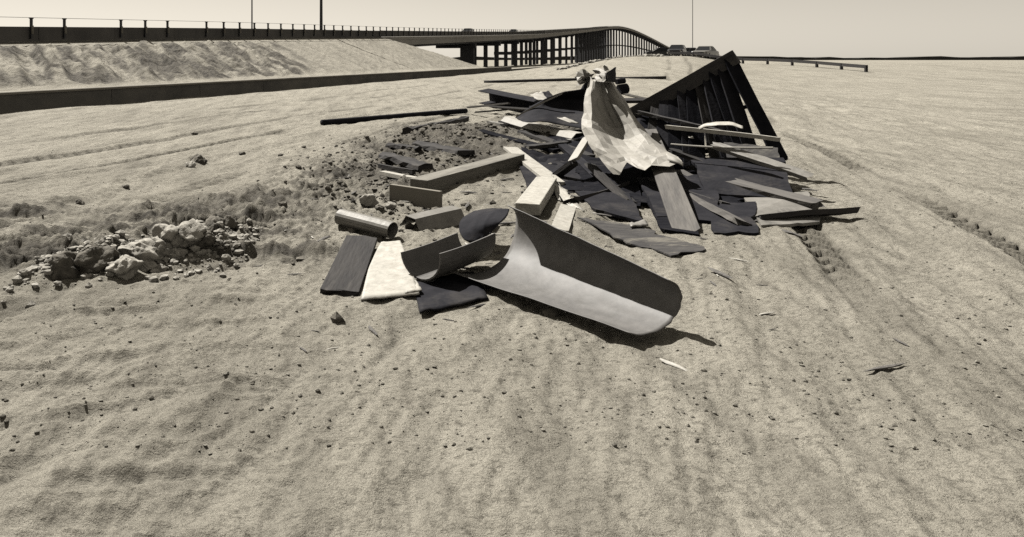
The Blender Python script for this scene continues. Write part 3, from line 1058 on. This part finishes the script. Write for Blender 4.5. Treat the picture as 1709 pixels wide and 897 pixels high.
for k, (a, b) in enumerate((((1030, 262, 11.25), (1290, 248, 10.4)), ((1056, 214, 11.55), (1256, 178, 10.85)))):
    o = prism("cross_batten", P(*a) + Vector((0, .07, 0)), P(*b) + Vector((0, .07, 0)), rect(.09, .05), M_tar, n=6, seed=430 + k, ends=.06)
    o.parent = roof; o.matrix_parent_inverse = Matrix.Translation(roof.location).inverted()
o = sheet("ground_shade_sheet", [
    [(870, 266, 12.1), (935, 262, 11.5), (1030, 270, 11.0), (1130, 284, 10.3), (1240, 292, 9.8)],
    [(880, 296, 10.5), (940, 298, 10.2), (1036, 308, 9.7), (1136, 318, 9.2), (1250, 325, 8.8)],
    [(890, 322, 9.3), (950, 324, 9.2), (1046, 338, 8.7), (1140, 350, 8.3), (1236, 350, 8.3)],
], M_tar, 40, 60, .008, crumple=.03, cs=9, seed=24, ragged=1.0)  # added dark sheet standing in for shade on the ground
thing(o, "dark rumpled sheet standing in for shade on the ground below the standing sheet", "tar paper")
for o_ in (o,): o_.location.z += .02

def slab(name, corners, th, mat, seed, jag=.035):
    """rigid plate with broken edges"""
    rnd = random.Random(seed)
    c = [P(*q) for q in corners]
    for q in c: q.z = max(q.z, Hs(q.x, q.y) + .02)
    cen = sum(c, Vector()) / len(c)
    nrm = (c[1] - c[0]).cross(c[2] - c[0]).normalized()
    if nrm.z < 0: nrm = -nrm
    out = []
    for i in range(len(c)):
        a, b = c[i], c[(i + 1) % len(c)]
        k = 7
        for t in range(k):
            p = a.lerp(b, (t + (rnd.random() - .5) * .6 * (t > 0)) / k)
            out.append(p + (cen - p).normalized() * rnd.random() * jag * (2.5 if rnd.random() < .15 else 1))
    n_ = len(out)
    V = [p - cen for p in out] + [p - cen - nrm * th for p in out]
    Fs = [tuple(range(n_)), tuple(range(2 * n_ - 1, n_ - 1, -1))]
    Fs += [(i, n_ + i, n_ + (i + 1) % n_, (i + 1) % n_) for i in range(n_)]
    o = mesh_obj(name, V, Fs, mat)
    o.location = cen
    return o


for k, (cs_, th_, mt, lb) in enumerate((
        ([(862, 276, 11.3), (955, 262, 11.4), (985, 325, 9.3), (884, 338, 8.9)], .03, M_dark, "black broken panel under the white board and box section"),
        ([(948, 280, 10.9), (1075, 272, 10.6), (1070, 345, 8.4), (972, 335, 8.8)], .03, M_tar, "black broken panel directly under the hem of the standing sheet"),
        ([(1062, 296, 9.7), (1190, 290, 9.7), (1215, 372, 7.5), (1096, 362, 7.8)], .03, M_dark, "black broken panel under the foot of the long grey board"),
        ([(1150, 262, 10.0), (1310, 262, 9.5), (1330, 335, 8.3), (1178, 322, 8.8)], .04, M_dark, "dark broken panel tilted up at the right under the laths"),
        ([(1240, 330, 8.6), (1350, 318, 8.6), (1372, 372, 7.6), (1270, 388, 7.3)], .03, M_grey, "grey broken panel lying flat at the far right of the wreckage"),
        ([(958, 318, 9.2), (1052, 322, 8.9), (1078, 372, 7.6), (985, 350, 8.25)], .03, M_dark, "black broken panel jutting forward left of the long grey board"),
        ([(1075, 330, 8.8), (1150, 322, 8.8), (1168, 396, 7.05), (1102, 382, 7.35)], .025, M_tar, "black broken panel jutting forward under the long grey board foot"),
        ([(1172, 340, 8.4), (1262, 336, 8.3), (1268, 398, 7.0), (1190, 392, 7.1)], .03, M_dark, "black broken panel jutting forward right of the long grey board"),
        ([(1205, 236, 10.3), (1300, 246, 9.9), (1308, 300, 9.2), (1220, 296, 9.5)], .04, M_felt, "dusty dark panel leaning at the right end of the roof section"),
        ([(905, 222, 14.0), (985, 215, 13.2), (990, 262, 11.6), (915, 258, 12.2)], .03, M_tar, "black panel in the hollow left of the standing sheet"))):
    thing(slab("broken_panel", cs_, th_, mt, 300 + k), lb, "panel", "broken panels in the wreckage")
extra = [
    ((985, 275, 10.2), (1060, 345, 8.5), .14, .05, M_dwood, "dark plank slanting forward under the hem of the standing sheet"),
    ((1085, 304, 9.5), (1215, 350, 8.3), .10, .06, M_felt, "dusty plank crossing behind the foot of the long grey board"),
    ((1120, 250, 10.2), (1262, 300, 9.3), .15, .05, M_dwood, "dark plank lying against the roof section below the wire"),
    ((930, 238, 12.3), (1004, 302, 9.8), .12, .06, M_dark, "black strut running forward from the arched sheet"),
    ((1046, 308, 9.5), (952, 340, 8.6), .11, .05, M_dwood, "dark plank lying crosswise in front of the standing sheet"),
    ((1165, 330, 8.6), (1236, 386, 7.35), .16, .05, M_wood, "weathered plank right of the long grey board foot"),
    ((888, 182, 15.6), (990, 168, 14.0), .16, .12, M_dwood, "dark beam behind the arched sheet"),
    ((1068, 186, 11.4), (1200, 222, 10.4), .09, .05, M_felt, "dusty lath lying across the roof section above the white stick"),
    ((1206, 302, 9.2), (1362, 338, 8.0), .16, .05, M_wood, "weathered plank sticking out farthest to the right"),
    ((1190, 240, 10.0), (1345, 296, 8.9), .12, .05, M_grey, "grey plank leaning on the right edge of the roof section"),
    ((1262, 372, 7.6), (1420, 352, 7.9), .14, .05, M_dwood, "dark plank lying on the sand at the far right of the wreckage"),
    ((840, 214, 15.6), (910, 196, 14.9), .09, .05, M_felt, "dusty lath under the tip of the arched sheet"),
    ((818, 216, 16.6), (880, 224, 15.0), .10, .05, M_grey, "grey lath behind the left end of the round rail"),
    ((880, 262, 12.2), (945, 240, 12.0), .10, .05, M_felt, "dusty lath crossing above the white board"),
]
for k, (a, b, wdt, th_, mt, lb) in enumerate(extra):
    A = P(*a); B = P(*b)
    A.z = max(A.z, Hs(A.x, A.y) + th_ * .6); B.z = max(B.z, Hs(B.x, B.y) + th_ * .6)
    o = prism("splintered_plank", A, B, rect(wdt, th_), mt, n=9, seed=330 + k, warp=.015, ends=.16, jit=.008, roll=(k % 5 - 2) * .18)
    thing(o, lb, "plank", "planks tangled in the wreckage")

# --- dark arched sheet on the left of the pile
o = sheet("arched_sheet", [
    [(860, 197, 14.6), (893, 174, 14.4), (935, 156, 14.1), (982, 149, 13.6)],
    [(868, 200, 14.0), (900, 187, 14.1), (940, 175, 14.2), (985, 172, 13.9)],
    [(880, 203, 13.5), (905, 204, 13.5), (940, 210, 13.4), (982, 218, 13.0)],
], M_dark, 24, 40, .01, crumple=.02, cs=3, seed=30)
thing(o, "dark curved sheet arching up behind the left of the standing sheet", "metal sheet")
o = prism("light_edge_strip", P(862, 197, 14.5), P(938, 156, 14.0), rect(.03, .03), M_grey, n=8, warp=.02, seed=31)
o.parent = None
thing(o, "thin grey rod lying along the edge of the dark arched sheet", "rod")
ch = prism("box_channel", P(808, 160, 24.0), P(920, 184, 21.0), open_strip([(-.2, .2), (-.2, -.2), (.2, -.2), (.2, .2)], .02), M_dark, n=10, seed=32, roll=math.pi * .55, warp=.01)
thing(ch, "dark box channel with a bolt hole lying at the back left of the wreckage", "channel")
o = prism("pale_strip", P(846, 198, 15.2), P(968, 231, 12.9), open_strip([(-.14, .02), (-.06, .07), (.06, .06), (.14, -.02)], .012), M_sheet, n=14, seed=33, warp=.05)
thing(o, "pale bent metal strip sloping down to the left foot of the standing sheet", "metal strip")
o = prism("round_rail", P(806, 229, 15.4), P(962, 241, 12.7), ring(.085, 14), M_grey, n=14, seed=34, warp=.02, smooth=True)
thing(o, "grey round rail lying level below the pale bent strip", "rail")
o = prism("thin_lath", P(812, 237, 14.8), P(880, 252, 13.4), rect(.06, .02), M_wood, n=8, seed=35, warp=.02)
thing(o, "thin lath lying just under the grey round rail", "lath")
o = sheet("pale_offcut", [[(930, 197, 13.0), (945, 196, 13.0)], [(952, 205, 12.6), (966, 206, 12.6)]], M_sheet, 8, 8, .01, crumple=.01, seed=36)
thing(o, "small pale offcut in the dark hollow of the arched sheet", "metal scrap")
o = sheet("wedge_scrap", [[(884, 158, 21.5), (905, 153, 22)], [(895, 166, 20.8), (918, 168, 20.4)]], M_sheet, 8, 8, .01, crumple=.03, seed=37)
thing(o, "pale wedge of sheet lying behind the dark box channel", "metal scrap")
o = sheet("dark_offcut", [[(905, 154, 20.5), (915, 152, 20.8)], [(913, 164, 20.0), (926, 163, 20.0)]], M_dark, 8, 8, .01, crumple=.03, seed=38)
thing(o, "small dark offcut beside the pale wedge at the back", "metal scrap")

# --- inner clutter of the pile
inner = [
    ("clutter_board", (820, 178, 20.0), (905, 186, 17.5), .16, .04, M_dwood, "dark board under the box channel", 40),
    ("clutter_board", (838, 205, 16.0), (905, 232, 14.2), .14, .04, M_dwood, "dark board below the tip of the arched sheet", 41),
    ("clutter_board", (870, 236, 14.0), (985, 262, 11.4), .18, .05, M_dwood, "dark board running under the grey round rail to the standing sheet", 42),
    ("clutter_board", (800, 246, 14.2), (930, 262, 11.9), .14, .05, M_tar, "black board lying lowest of those left of the standing sheet", 43),
    ("clutter_board", (1040, 168, 13.2), (1130, 166, 13.0), .13, .05, M_dwood, "dark board end behind the right of the standing sheet", 44),
    ("clutter_board", (1036, 156, 13.6), (1098, 168, 13.0), .12, .03, M_grey, "grey board sloping behind the right of the standing sheet", 45),
    ("clutter_board", (780, 180, 23.0), (850, 172, 21.5), .1, .04, M_wood, "weathered board left of the box channel", 46),
    ("clutter_board", (795, 188, 20.5), (868, 180, 19.0), .1, .04, M_dwood, "dark board in front of the box channel", 47),
]
for nm, a, b, wdt, th_, mt, lb, sd in inner:
    A = P(*a); B = P(*b)
    A.z = max(A.z, Hs(A.x, A.y) + .02); B.z = max(B.z, Hs(B.x, B.y) + .02)
    o = prism(nm, A, B, rect(wdt, th_), mt, n=8, seed=sd, warp=.012, ends=.06, roll=(sd % 5 - 2) * .15)
    thing(o, lb, "board", "boards inside the wreckage")
for k, (px, py, r_, lb) in enumerate(((1040, 150, .08, "small dark round can behind the shoulder of the standing sheet"),
                                      (1036, 137, .045, "tiny dark can above the round one behind the standing sheet"))):
    A = P(px, py, 12.4); 
    o = prism("round_can", A - Vector((.07, 0, 0)), A + Vector((.07, .03, .02)), ring(r_, 14), M_dark, n=2, seed=50 + k)
    thing(o, lb, "can")
o = sheet("small_scrap", [[(1098, 160, 12.6), (1112, 158, 12.6)], [(1096, 166, 12.4), (1116, 165, 12.4)]], M_white, 6, 6, .01, crumple=.01, seed=52)
thing(o, "small white scrap at the low end of the dark roof section", "metal scrap")

# --- sticks lying over the dark panel
o = prism("white_stick", P(1112, 211, 10.3), P(1300, 235, 9.4), rect(.06, .05), M_white, n=12, seed=55, warp=.015, ends=.04)
thing(o, "white stick lying level across the dark roof section", "stick")
o = sheet("white_strip", [[(1166, 213, 9.8), (1168, 217, 9.75)], [(1182, 206, 9.7), (1186, 211, 9.6)], [(1215, 204, 9.5), (1217, 210, 9.4)], [(1240, 211, 9.3), (1240, 216, 9.25)]], M_white, 20, 5, .008, crumple=.01, seed=56)
thing(o, "bent white strip above the white stick at the right", "metal strip")
o = prism("thin_wire", P(1120, 240, 10.0), P(1290, 247, 9.2), ring(.012, 8), M_sheet, n=12, seed=57, warp=.02)
thing(o, "thin pale wire below the white stick at the right", "wire")
for k, (a, b, lb) in enumerate((((1135, 285, 9.9), (1300, 372, 8.0), "grey lath lying lower across the dark shade sheet at the right"),
                                ((1150, 278, 10.0), (1310, 330, 8.9), "grey lath lying upper across the dark shade sheet at the right"))):
    o = prism("grey_lath", P(*a), P(*b), rect(.11, .03), M_dwood if k else M_wood, n=8, seed=60 + k, warp=.01)
    thing(o, lb, "lath")
o = sheet("tiny_scrap", [[(1148, 227, 10.1), (1156, 228, 10.1)], [(1150, 230, 10.0), (1158, 231, 10.0)]], M_white, 4, 4, .006, seed=62)
thing(o, "tiny white scrap below the white stick", "metal scrap")

# --- heavy timber, white boards in the middle
o = prism("box_beam", P(700, 330, 9.3), P(862, 280, 11.2), rect(.26, .42), M_beam, n=10, seed=70, warp=.006, bevel=.006)
thing(o, "square pale beam with a shaded front lying left of the white boards", "beam")
o = prism("white_board", P(852, 248, 12.2), P(928, 306, 9.6), rect(.22, .045), M_white, n=8, seed=71, ends=.05, roll=-.05, bevel=.004)
thing(o, "white board slanting from the beam end down to the white box section", "board")
o = prism("white_box_section", P(912, 304, 9.55), G(880, 362, .07), rect(.25, .12), M_white, n=6, seed=72, ends=.03, bevel=.01)
thing(o, "short white box section pointing toward the big curled sheet", "box section")
o = sheet("torn_plate", [[(922, 300, 9.5), (930, 303, 9.5)], [(926, 322, 9.1), (948, 322, 9.05)], [(930, 333, 8.8), (966, 346, 8.5)]], M_white, 14, 14, .008, crumple=.012, seed=73, ragged=2)
thing(o, "torn triangular white plate right of the white box section", "metal scrap")
o = prism("white_stub", P(948, 346, 8.3), G(934, 388, .02), rect(.16, .03), M_white, n=6, seed=74, ends=.08, roll=-.2)
thing(o, "short white board stub below the torn triangular plate", "board")
o = sheet("white_sliver", [[(920, 272, 11.2), (942, 266, 11.2)], [(918, 275, 11.1), (944, 271, 11.1)]], M_white, 4, 10, .006, crumple=.008, seed=75, ragged=1)
thing(o, "thin white sliver left of the short pale board", "metal scrap")
o = rock("white_chip", P(954, 273, 10.4), .03, M_white, 76, 2)
thing(o, "tiny white chip beside the white sliver", "chip")

# --- small pieces left of the beam
o = prism("wedge_plank", G(652, 336, .09), G(736, 350, .09), rect(.05, .20), M_conc, n=6, seed=80, bevel=.004)
thing(o, "plank standing on edge with a pale top left of the curled pieces", "plank")
o = prism("pale_lath", G(638, 294, .04), G(695, 306, .04), rect(.10, .05), M_white, n=6, seed=81, warp=.008)
thing(o, "pale slat at the left end of the square beam", "lath")
o = prism("dark_lath", G(634, 286, .07), G(690, 296, .07), rect(.05, .06), M_dwood, n=6, seed=82, warp=.008)
thing(o, "dark slat just behind the pale slat", "lath")
tri = open_strip([(-.14, -.07), (-.07, .05), (.05, .055), (.14, -.065)], .006)
A = G(568, 376, .075); B = G(655, 400, .075)
o = prism("pipe_section", A, B, open_strip([(.085 * math.cos(a), .075 * math.sin(a)) for a in np.linspace(.02, 2 * math.pi - .02, 20)], .007), M_grey, n=6, seed=83, warp=.003, smooth=False)
thing(o, "short hollow pipe section lying left of the folded channel", "pipe")
A = G(686, 384, .06); B = G(762, 366, .06)
o = prism("folded_channel", A, B, tri, M_grey, n=6, seed=84, warp=.004, roll=.15)
thing(o, "short folded metal channel between the pipe section and the round dark sheet", "channel")
for k, (px, py, r_, mt, lb) in enumerate((
        (616, 345, .10, M_rock, "round pale stone behind the short hollow pipe section"),
        (652, 348, .055, M_rock, "small pale stone right of the round one"),
        (634, 352, .05, M_earth, "small dark clod between the two pale stones"),
        (654, 358, .035, M_earth, "small dark pebble behind the gap between pipe section and folded channel"))):
    p = G(px, py)
    o = rock("stone", p + Vector((0, 0, r_ * .5)), r_, mt, 90 + k, 4)
    thing(o, lb, "stone")

# --- foreground pieces
o = prism("dark_board", P(604, 398, 6.75), P(566, 490, 5.35), rect(.27, .04), M_dwood, n=10, seed=100, ends=.05, roll=-.05, bevel=.004)
o.location.z = max(o.location.z, Hs(o.location.x, o.location.y) + .03)
thing(o, "wide dark board in the foreground pointing toward the stones", "board")
o = sheet("pale_plate", [[(636, 404, 6.75), (668, 402, 6.75)], [(618, 440, 6.05), (678, 425, 6.25)], [(602, 500, 5.2), (700, 490, 5.3)]], M_white, 24, 20, .01, crumple=.004, cs=3, seed=101)
thing(o, "pale flat plate on the sand between the dark board and the gutter", "metal plate")
gt = [(.19 * math.cos(a), .19 * math.sin(a)) for a in np.linspace(math.radians(185), math.radians(372), 16)]
o = prism("gutter", P(700, 424, 5.65), P(795, 392, 6.15), open_strip(gt, .012), M_curl, n=14, seed=102, warp=.008, smooth=False)
thing(o, "half round metal gutter lying open side up in the foreground", "gutter")
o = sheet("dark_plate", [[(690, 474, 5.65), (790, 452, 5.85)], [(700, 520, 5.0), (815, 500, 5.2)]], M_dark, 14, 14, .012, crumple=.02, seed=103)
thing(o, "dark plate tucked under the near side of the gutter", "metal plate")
o = sheet("white_corner", [[(668, 465, 5.7), (690, 462, 5.7)], [(676, 490, 5.3), (704, 484, 5.35)]], M_white, 8, 8, .008, crumple=.01, seed=104)
thing(o, "small white corner of sheet below the gutter end", "metal scrap")
prof = [(.64, .05), (.52, .01), (.38, .0), (.22, .025), (.07, .09), (-.03, .19), (-.055, .31), (.0, .42), (.10, .48)]
T0 = Vector((1.125, 5.92, 0)); T1 = Vector((1.83, 4.58, 0))
dd = (T1 - T0).normalized(); qq = Vector((dd.y, -dd.x, 0))
if qq.x > 0: qq = -qq
rows = []
for (a_, b_) in reversed(prof):
    row = []
    for t in np.linspace(0, 1, 6):
        sc_ = 1 - .42 * t
        row.append(T0.lerp(T1, float(t)) + qq * ((a_ - .10) * sc_) + Vector((0, 0, b_ * sc_ + .015)) - dd * (.10 * math.sin(math.pi * b_ / .48) * (t == 0)))
    rows.append(row)
o = sheet("curled_sheet", rows, M_curl, 54, 50, .006, crumple=.006, cs=4, seed=105, ragged=.12)
thing(o, "big curled metal sheet opening toward the viewer in the right foreground", "metal sheet")
o = sheet("rounded_sheet", [
    [(792, 352, 7.0), (822, 348, 6.9), (850, 349, 6.75)],
    [(772, 364, 6.75), (808, 360, 6.6), (846, 358, 6.5)],
    [(766, 382, 6.55), (800, 376, 6.42), (838, 368, 6.4)],
    [(774, 399, 6.4), (800, 394, 6.35), (826, 382, 6.38)],
    [(788, 408, 6.35), (802, 404, 6.33), (816, 390, 6.36)],
], M_dark, 30, 30, .012, crumple=.006, seed=106)
thing(o, "dark rounded end of sheet rolled over left of the big curled sheet", "metal sheet")
o = slab("shadow_band_sheet", [(962, 372, 7.75), (1060, 378, 7.55), (1140, 402, 6.95), (1192, 424, 6.5), (1120, 428, 6.4), (1030, 402, 6.95)], .012, M_felt, 340, .10)  # added dark plate standing in for the shadow bands on the sand
thing(o, "dark sheet standing in for shadow bands on the sand between the shade sheet and the big curled sheet", "shadow sheet")
o = sheet("flat_scrap", [[(1050, 372, 7.5), (1078, 368, 7.6)], [(1052, 378, 7.35), (1082, 375, 7.4)]], M_grey, 6, 8, .01, crumple=.015, seed=107)
thing(o, "small grey flat scrap on the dark shade sheet left of the board foot", "metal scrap")

# --- dark lumps in the dirt left of the pile
for k, (a, b, wdt, th_, lb) in enumerate((
        ((680, 224), (776, 200), .20, .16, "dark rough log in the dirt below the long pipe"),
        ((640, 268), (712, 284), .22, .10, "dark slab half buried left of the square beam"),
        ((700, 244), (778, 262), .30, .10, "dark slab half buried behind the square beam"),
        ((650, 246), (700, 256), .14, .08, "dark timber end in the dirt left of the slabs"))):
    A = G(*a, .04); B = G(*b, .04)
    o = prism("buried_timber", A, B, [(x * .5 * wdt, y * .5 * th_) for x, y in ((-1, -.8), (.2, -1), (1, -.6), (.9, .6), (.1, 1), (-.9, .7))], M_dwood, n=10, seed=110 + k, warp=.02, jit=.035, ends=.1)
    thing(o, lb, "timber", "dark timbers in the dirt")

# ================================================================== CLODS AND STONES
clods = [
    (112, 452, 0.122, M_earth, "big dark clod at the left end of the broken concrete row"),
    (160, 446, 0.144, M_earth, "dark crusted clod second in the broken concrete row"),
    (205, 452, 0.108, M_rock, "pale lumpy chunk in front of the dark crusted clod"),
    (232, 432, 0.122, M_rock, "pale chunk right of the dark crusted clod"),
    (262, 424, 0.108, M_rock, "pale broken chunk in the middle of the concrete row"),
    (285, 408, 0.137, M_rock, "largest pale broken chunk of the concrete row"),
    (318, 402, 0.122, M_rock, "pale smooth chunk right of the largest one"),
    (340, 404, 0.072, M_earth, "dark clod in front of the pale smooth chunk"),
    (358, 386, 0.101, M_earth, "dark clod near the right end of the concrete row"),
    (380, 378, 0.072, M_earth, "small dark clod at the right end of the concrete row"),
    (246, 450, 0.065, M_rock, "small pale lump below the middle of the concrete row"),
    (296, 430, 0.058, M_rock, "small pale lump below the largest chunk"),
    (332, 273, 0.122, M_earth, "dark clod standing alone on the windrow in mid sand"),
    (318, 279, 0.072, M_rock, "pale clod leaning against the dark one on the windrow"),
    (404, 259, 0.065, M_earth, "small dark clod farther along the windrow"),
    (325, 226, 0.065, M_earth, "tiny lone dark stone in the middle of the bare sand"),
    (134, 340, 0.043, M_earth, "small dark clod at the near end of the windrow"),
    (210, 314, 0.043, M_earth, "small dark clod halfway along the windrow"),
]
for k, (px, py, r_, mt, lb) in enumerate(clods):
    p = G(px, py)
    o = rock("clod", p + Vector((0, 0, r_ * .22)), r_ * (1.15 if py > 370 else 1.0), mt, 200 + k, 4, .5, (1.15, 1, .8))
    thing(o, lb, "clod", "clods and broken concrete on the sand")

# gravel and crumbs: nobody could count them
rs = np.random.RandomState(5)
bm = bmesh.new(); bmesh.ops.create_icosphere(bm, subdivisions=1, radius=1.0)
iv = np.array([v.co[:] for v in bm.verts]); bm.faces.ensure_lookup_table()
if_ = np.array([[v.index for v in f.verts] for f in bm.faces]); bm.free()


def crumbs(name, pts, sizes, mat, label):
    n = len(pts)
    Vv = np.zeros((n, len(iv), 3))
    for i in range(n):
        j = iv * (1 + 0.35 * (rs.rand(len(iv), 1) - .5) * 2) * np.array([1, 1, .7]) * sizes[i]
        a = rs.rand() * 6.3
        R = np.array([[math.cos(a), -math.sin(a), 0], [math.sin(a), math.cos(a), 0], [0, 0, 1]])
        Vv[i] = j @ R.T + pts[i]
    Ff = (if_[None] + (np.arange(n) * len(iv))[:, None, None]).reshape(-1, 3)
    me = bpy.data.meshes.new(name)
    me.from_pydata(Vv.reshape(-1, 3).tolist(), [], Ff.tolist()); me.update(); me.materials.append(mat)
    o = bpy.data.objects.new(name, me); COL.objects.link(o)
    tag(o, label, kind="stuff")


def scatter(n, fn, lo, hi):
    pts = []; sz = []
    while len(pts) < n:
        x, y = fn()
        s = lo * (hi / lo) ** (rs.rand() ** 2.2)
        pts.append((x, y, Hs(x, y) + s * .25)); sz.append(s)
    return pts, sz


def around_row():
    x = rs.uniform(-2.5, -0.9); y = 6.35 + 0.45 * (x + 1.8) + rs.normal() * .28
    return x, y


def around_field():
    Y = 1 / rs.uniform(1 / 22., 1 / 3.2); x = Y * rs.uniform(-.55, .95)
    return x, Y


def around_dirt():
    if rs.rand() < .5: return rs.normal(.35, .65), rs.normal(10.6, 2.0)
    return rs.normal(1.6, .8), rs.normal(14.5, 1.8)


a1 = scatter(1500, around_row, .008, .05)
crumbs("concrete_crumbs", *a1, M_rock, "pale crumbs scattered round the broken concrete row")
a2 = scatter(1500, around_dirt, .010, .055)
crumbs("dirt_crumbs", *a2, M_earth, "dark crumbs of dirt strewn left of the wreckage")
a3 = scatter(3500, around_field, .003, .013)
crumbs("gravel", *a3, M_grit, "fine gravel scattered over the sand")


def litter_spot():
    if rs.rand() < .6: return rs.normal(2.6, 1.5), rs.normal(9.4, 2.2)
    return rs.normal(1.2, 1.0), rs.normal(8.0, 1.6)


iv_keep = iv.copy()
iv = iv_keep * np.array([2.6, .35, .25])
a5 = scatter(170, litter_spot, .015, .07)
crumbs("splinters", *a5, M_wood, "wood splinters and slivers littered round the wreckage")
a6 = scatter(70, litter_spot, .015, .05)
crumbs("paint_flakes", *a6, M_white, "pale flakes and slivers littered round the wreckage")
iv = iv_keep


def along_crest():
    px = rs.uniform(930, 1110); Y = rs.uniform(76, 88)
    return (px - CX) / F * Y, Y


a4 = scatter(260, along_crest, .08, .30)
crumbs("rubble", *a4, M_rock, "low rubble along the crest in front of the bridge columns")
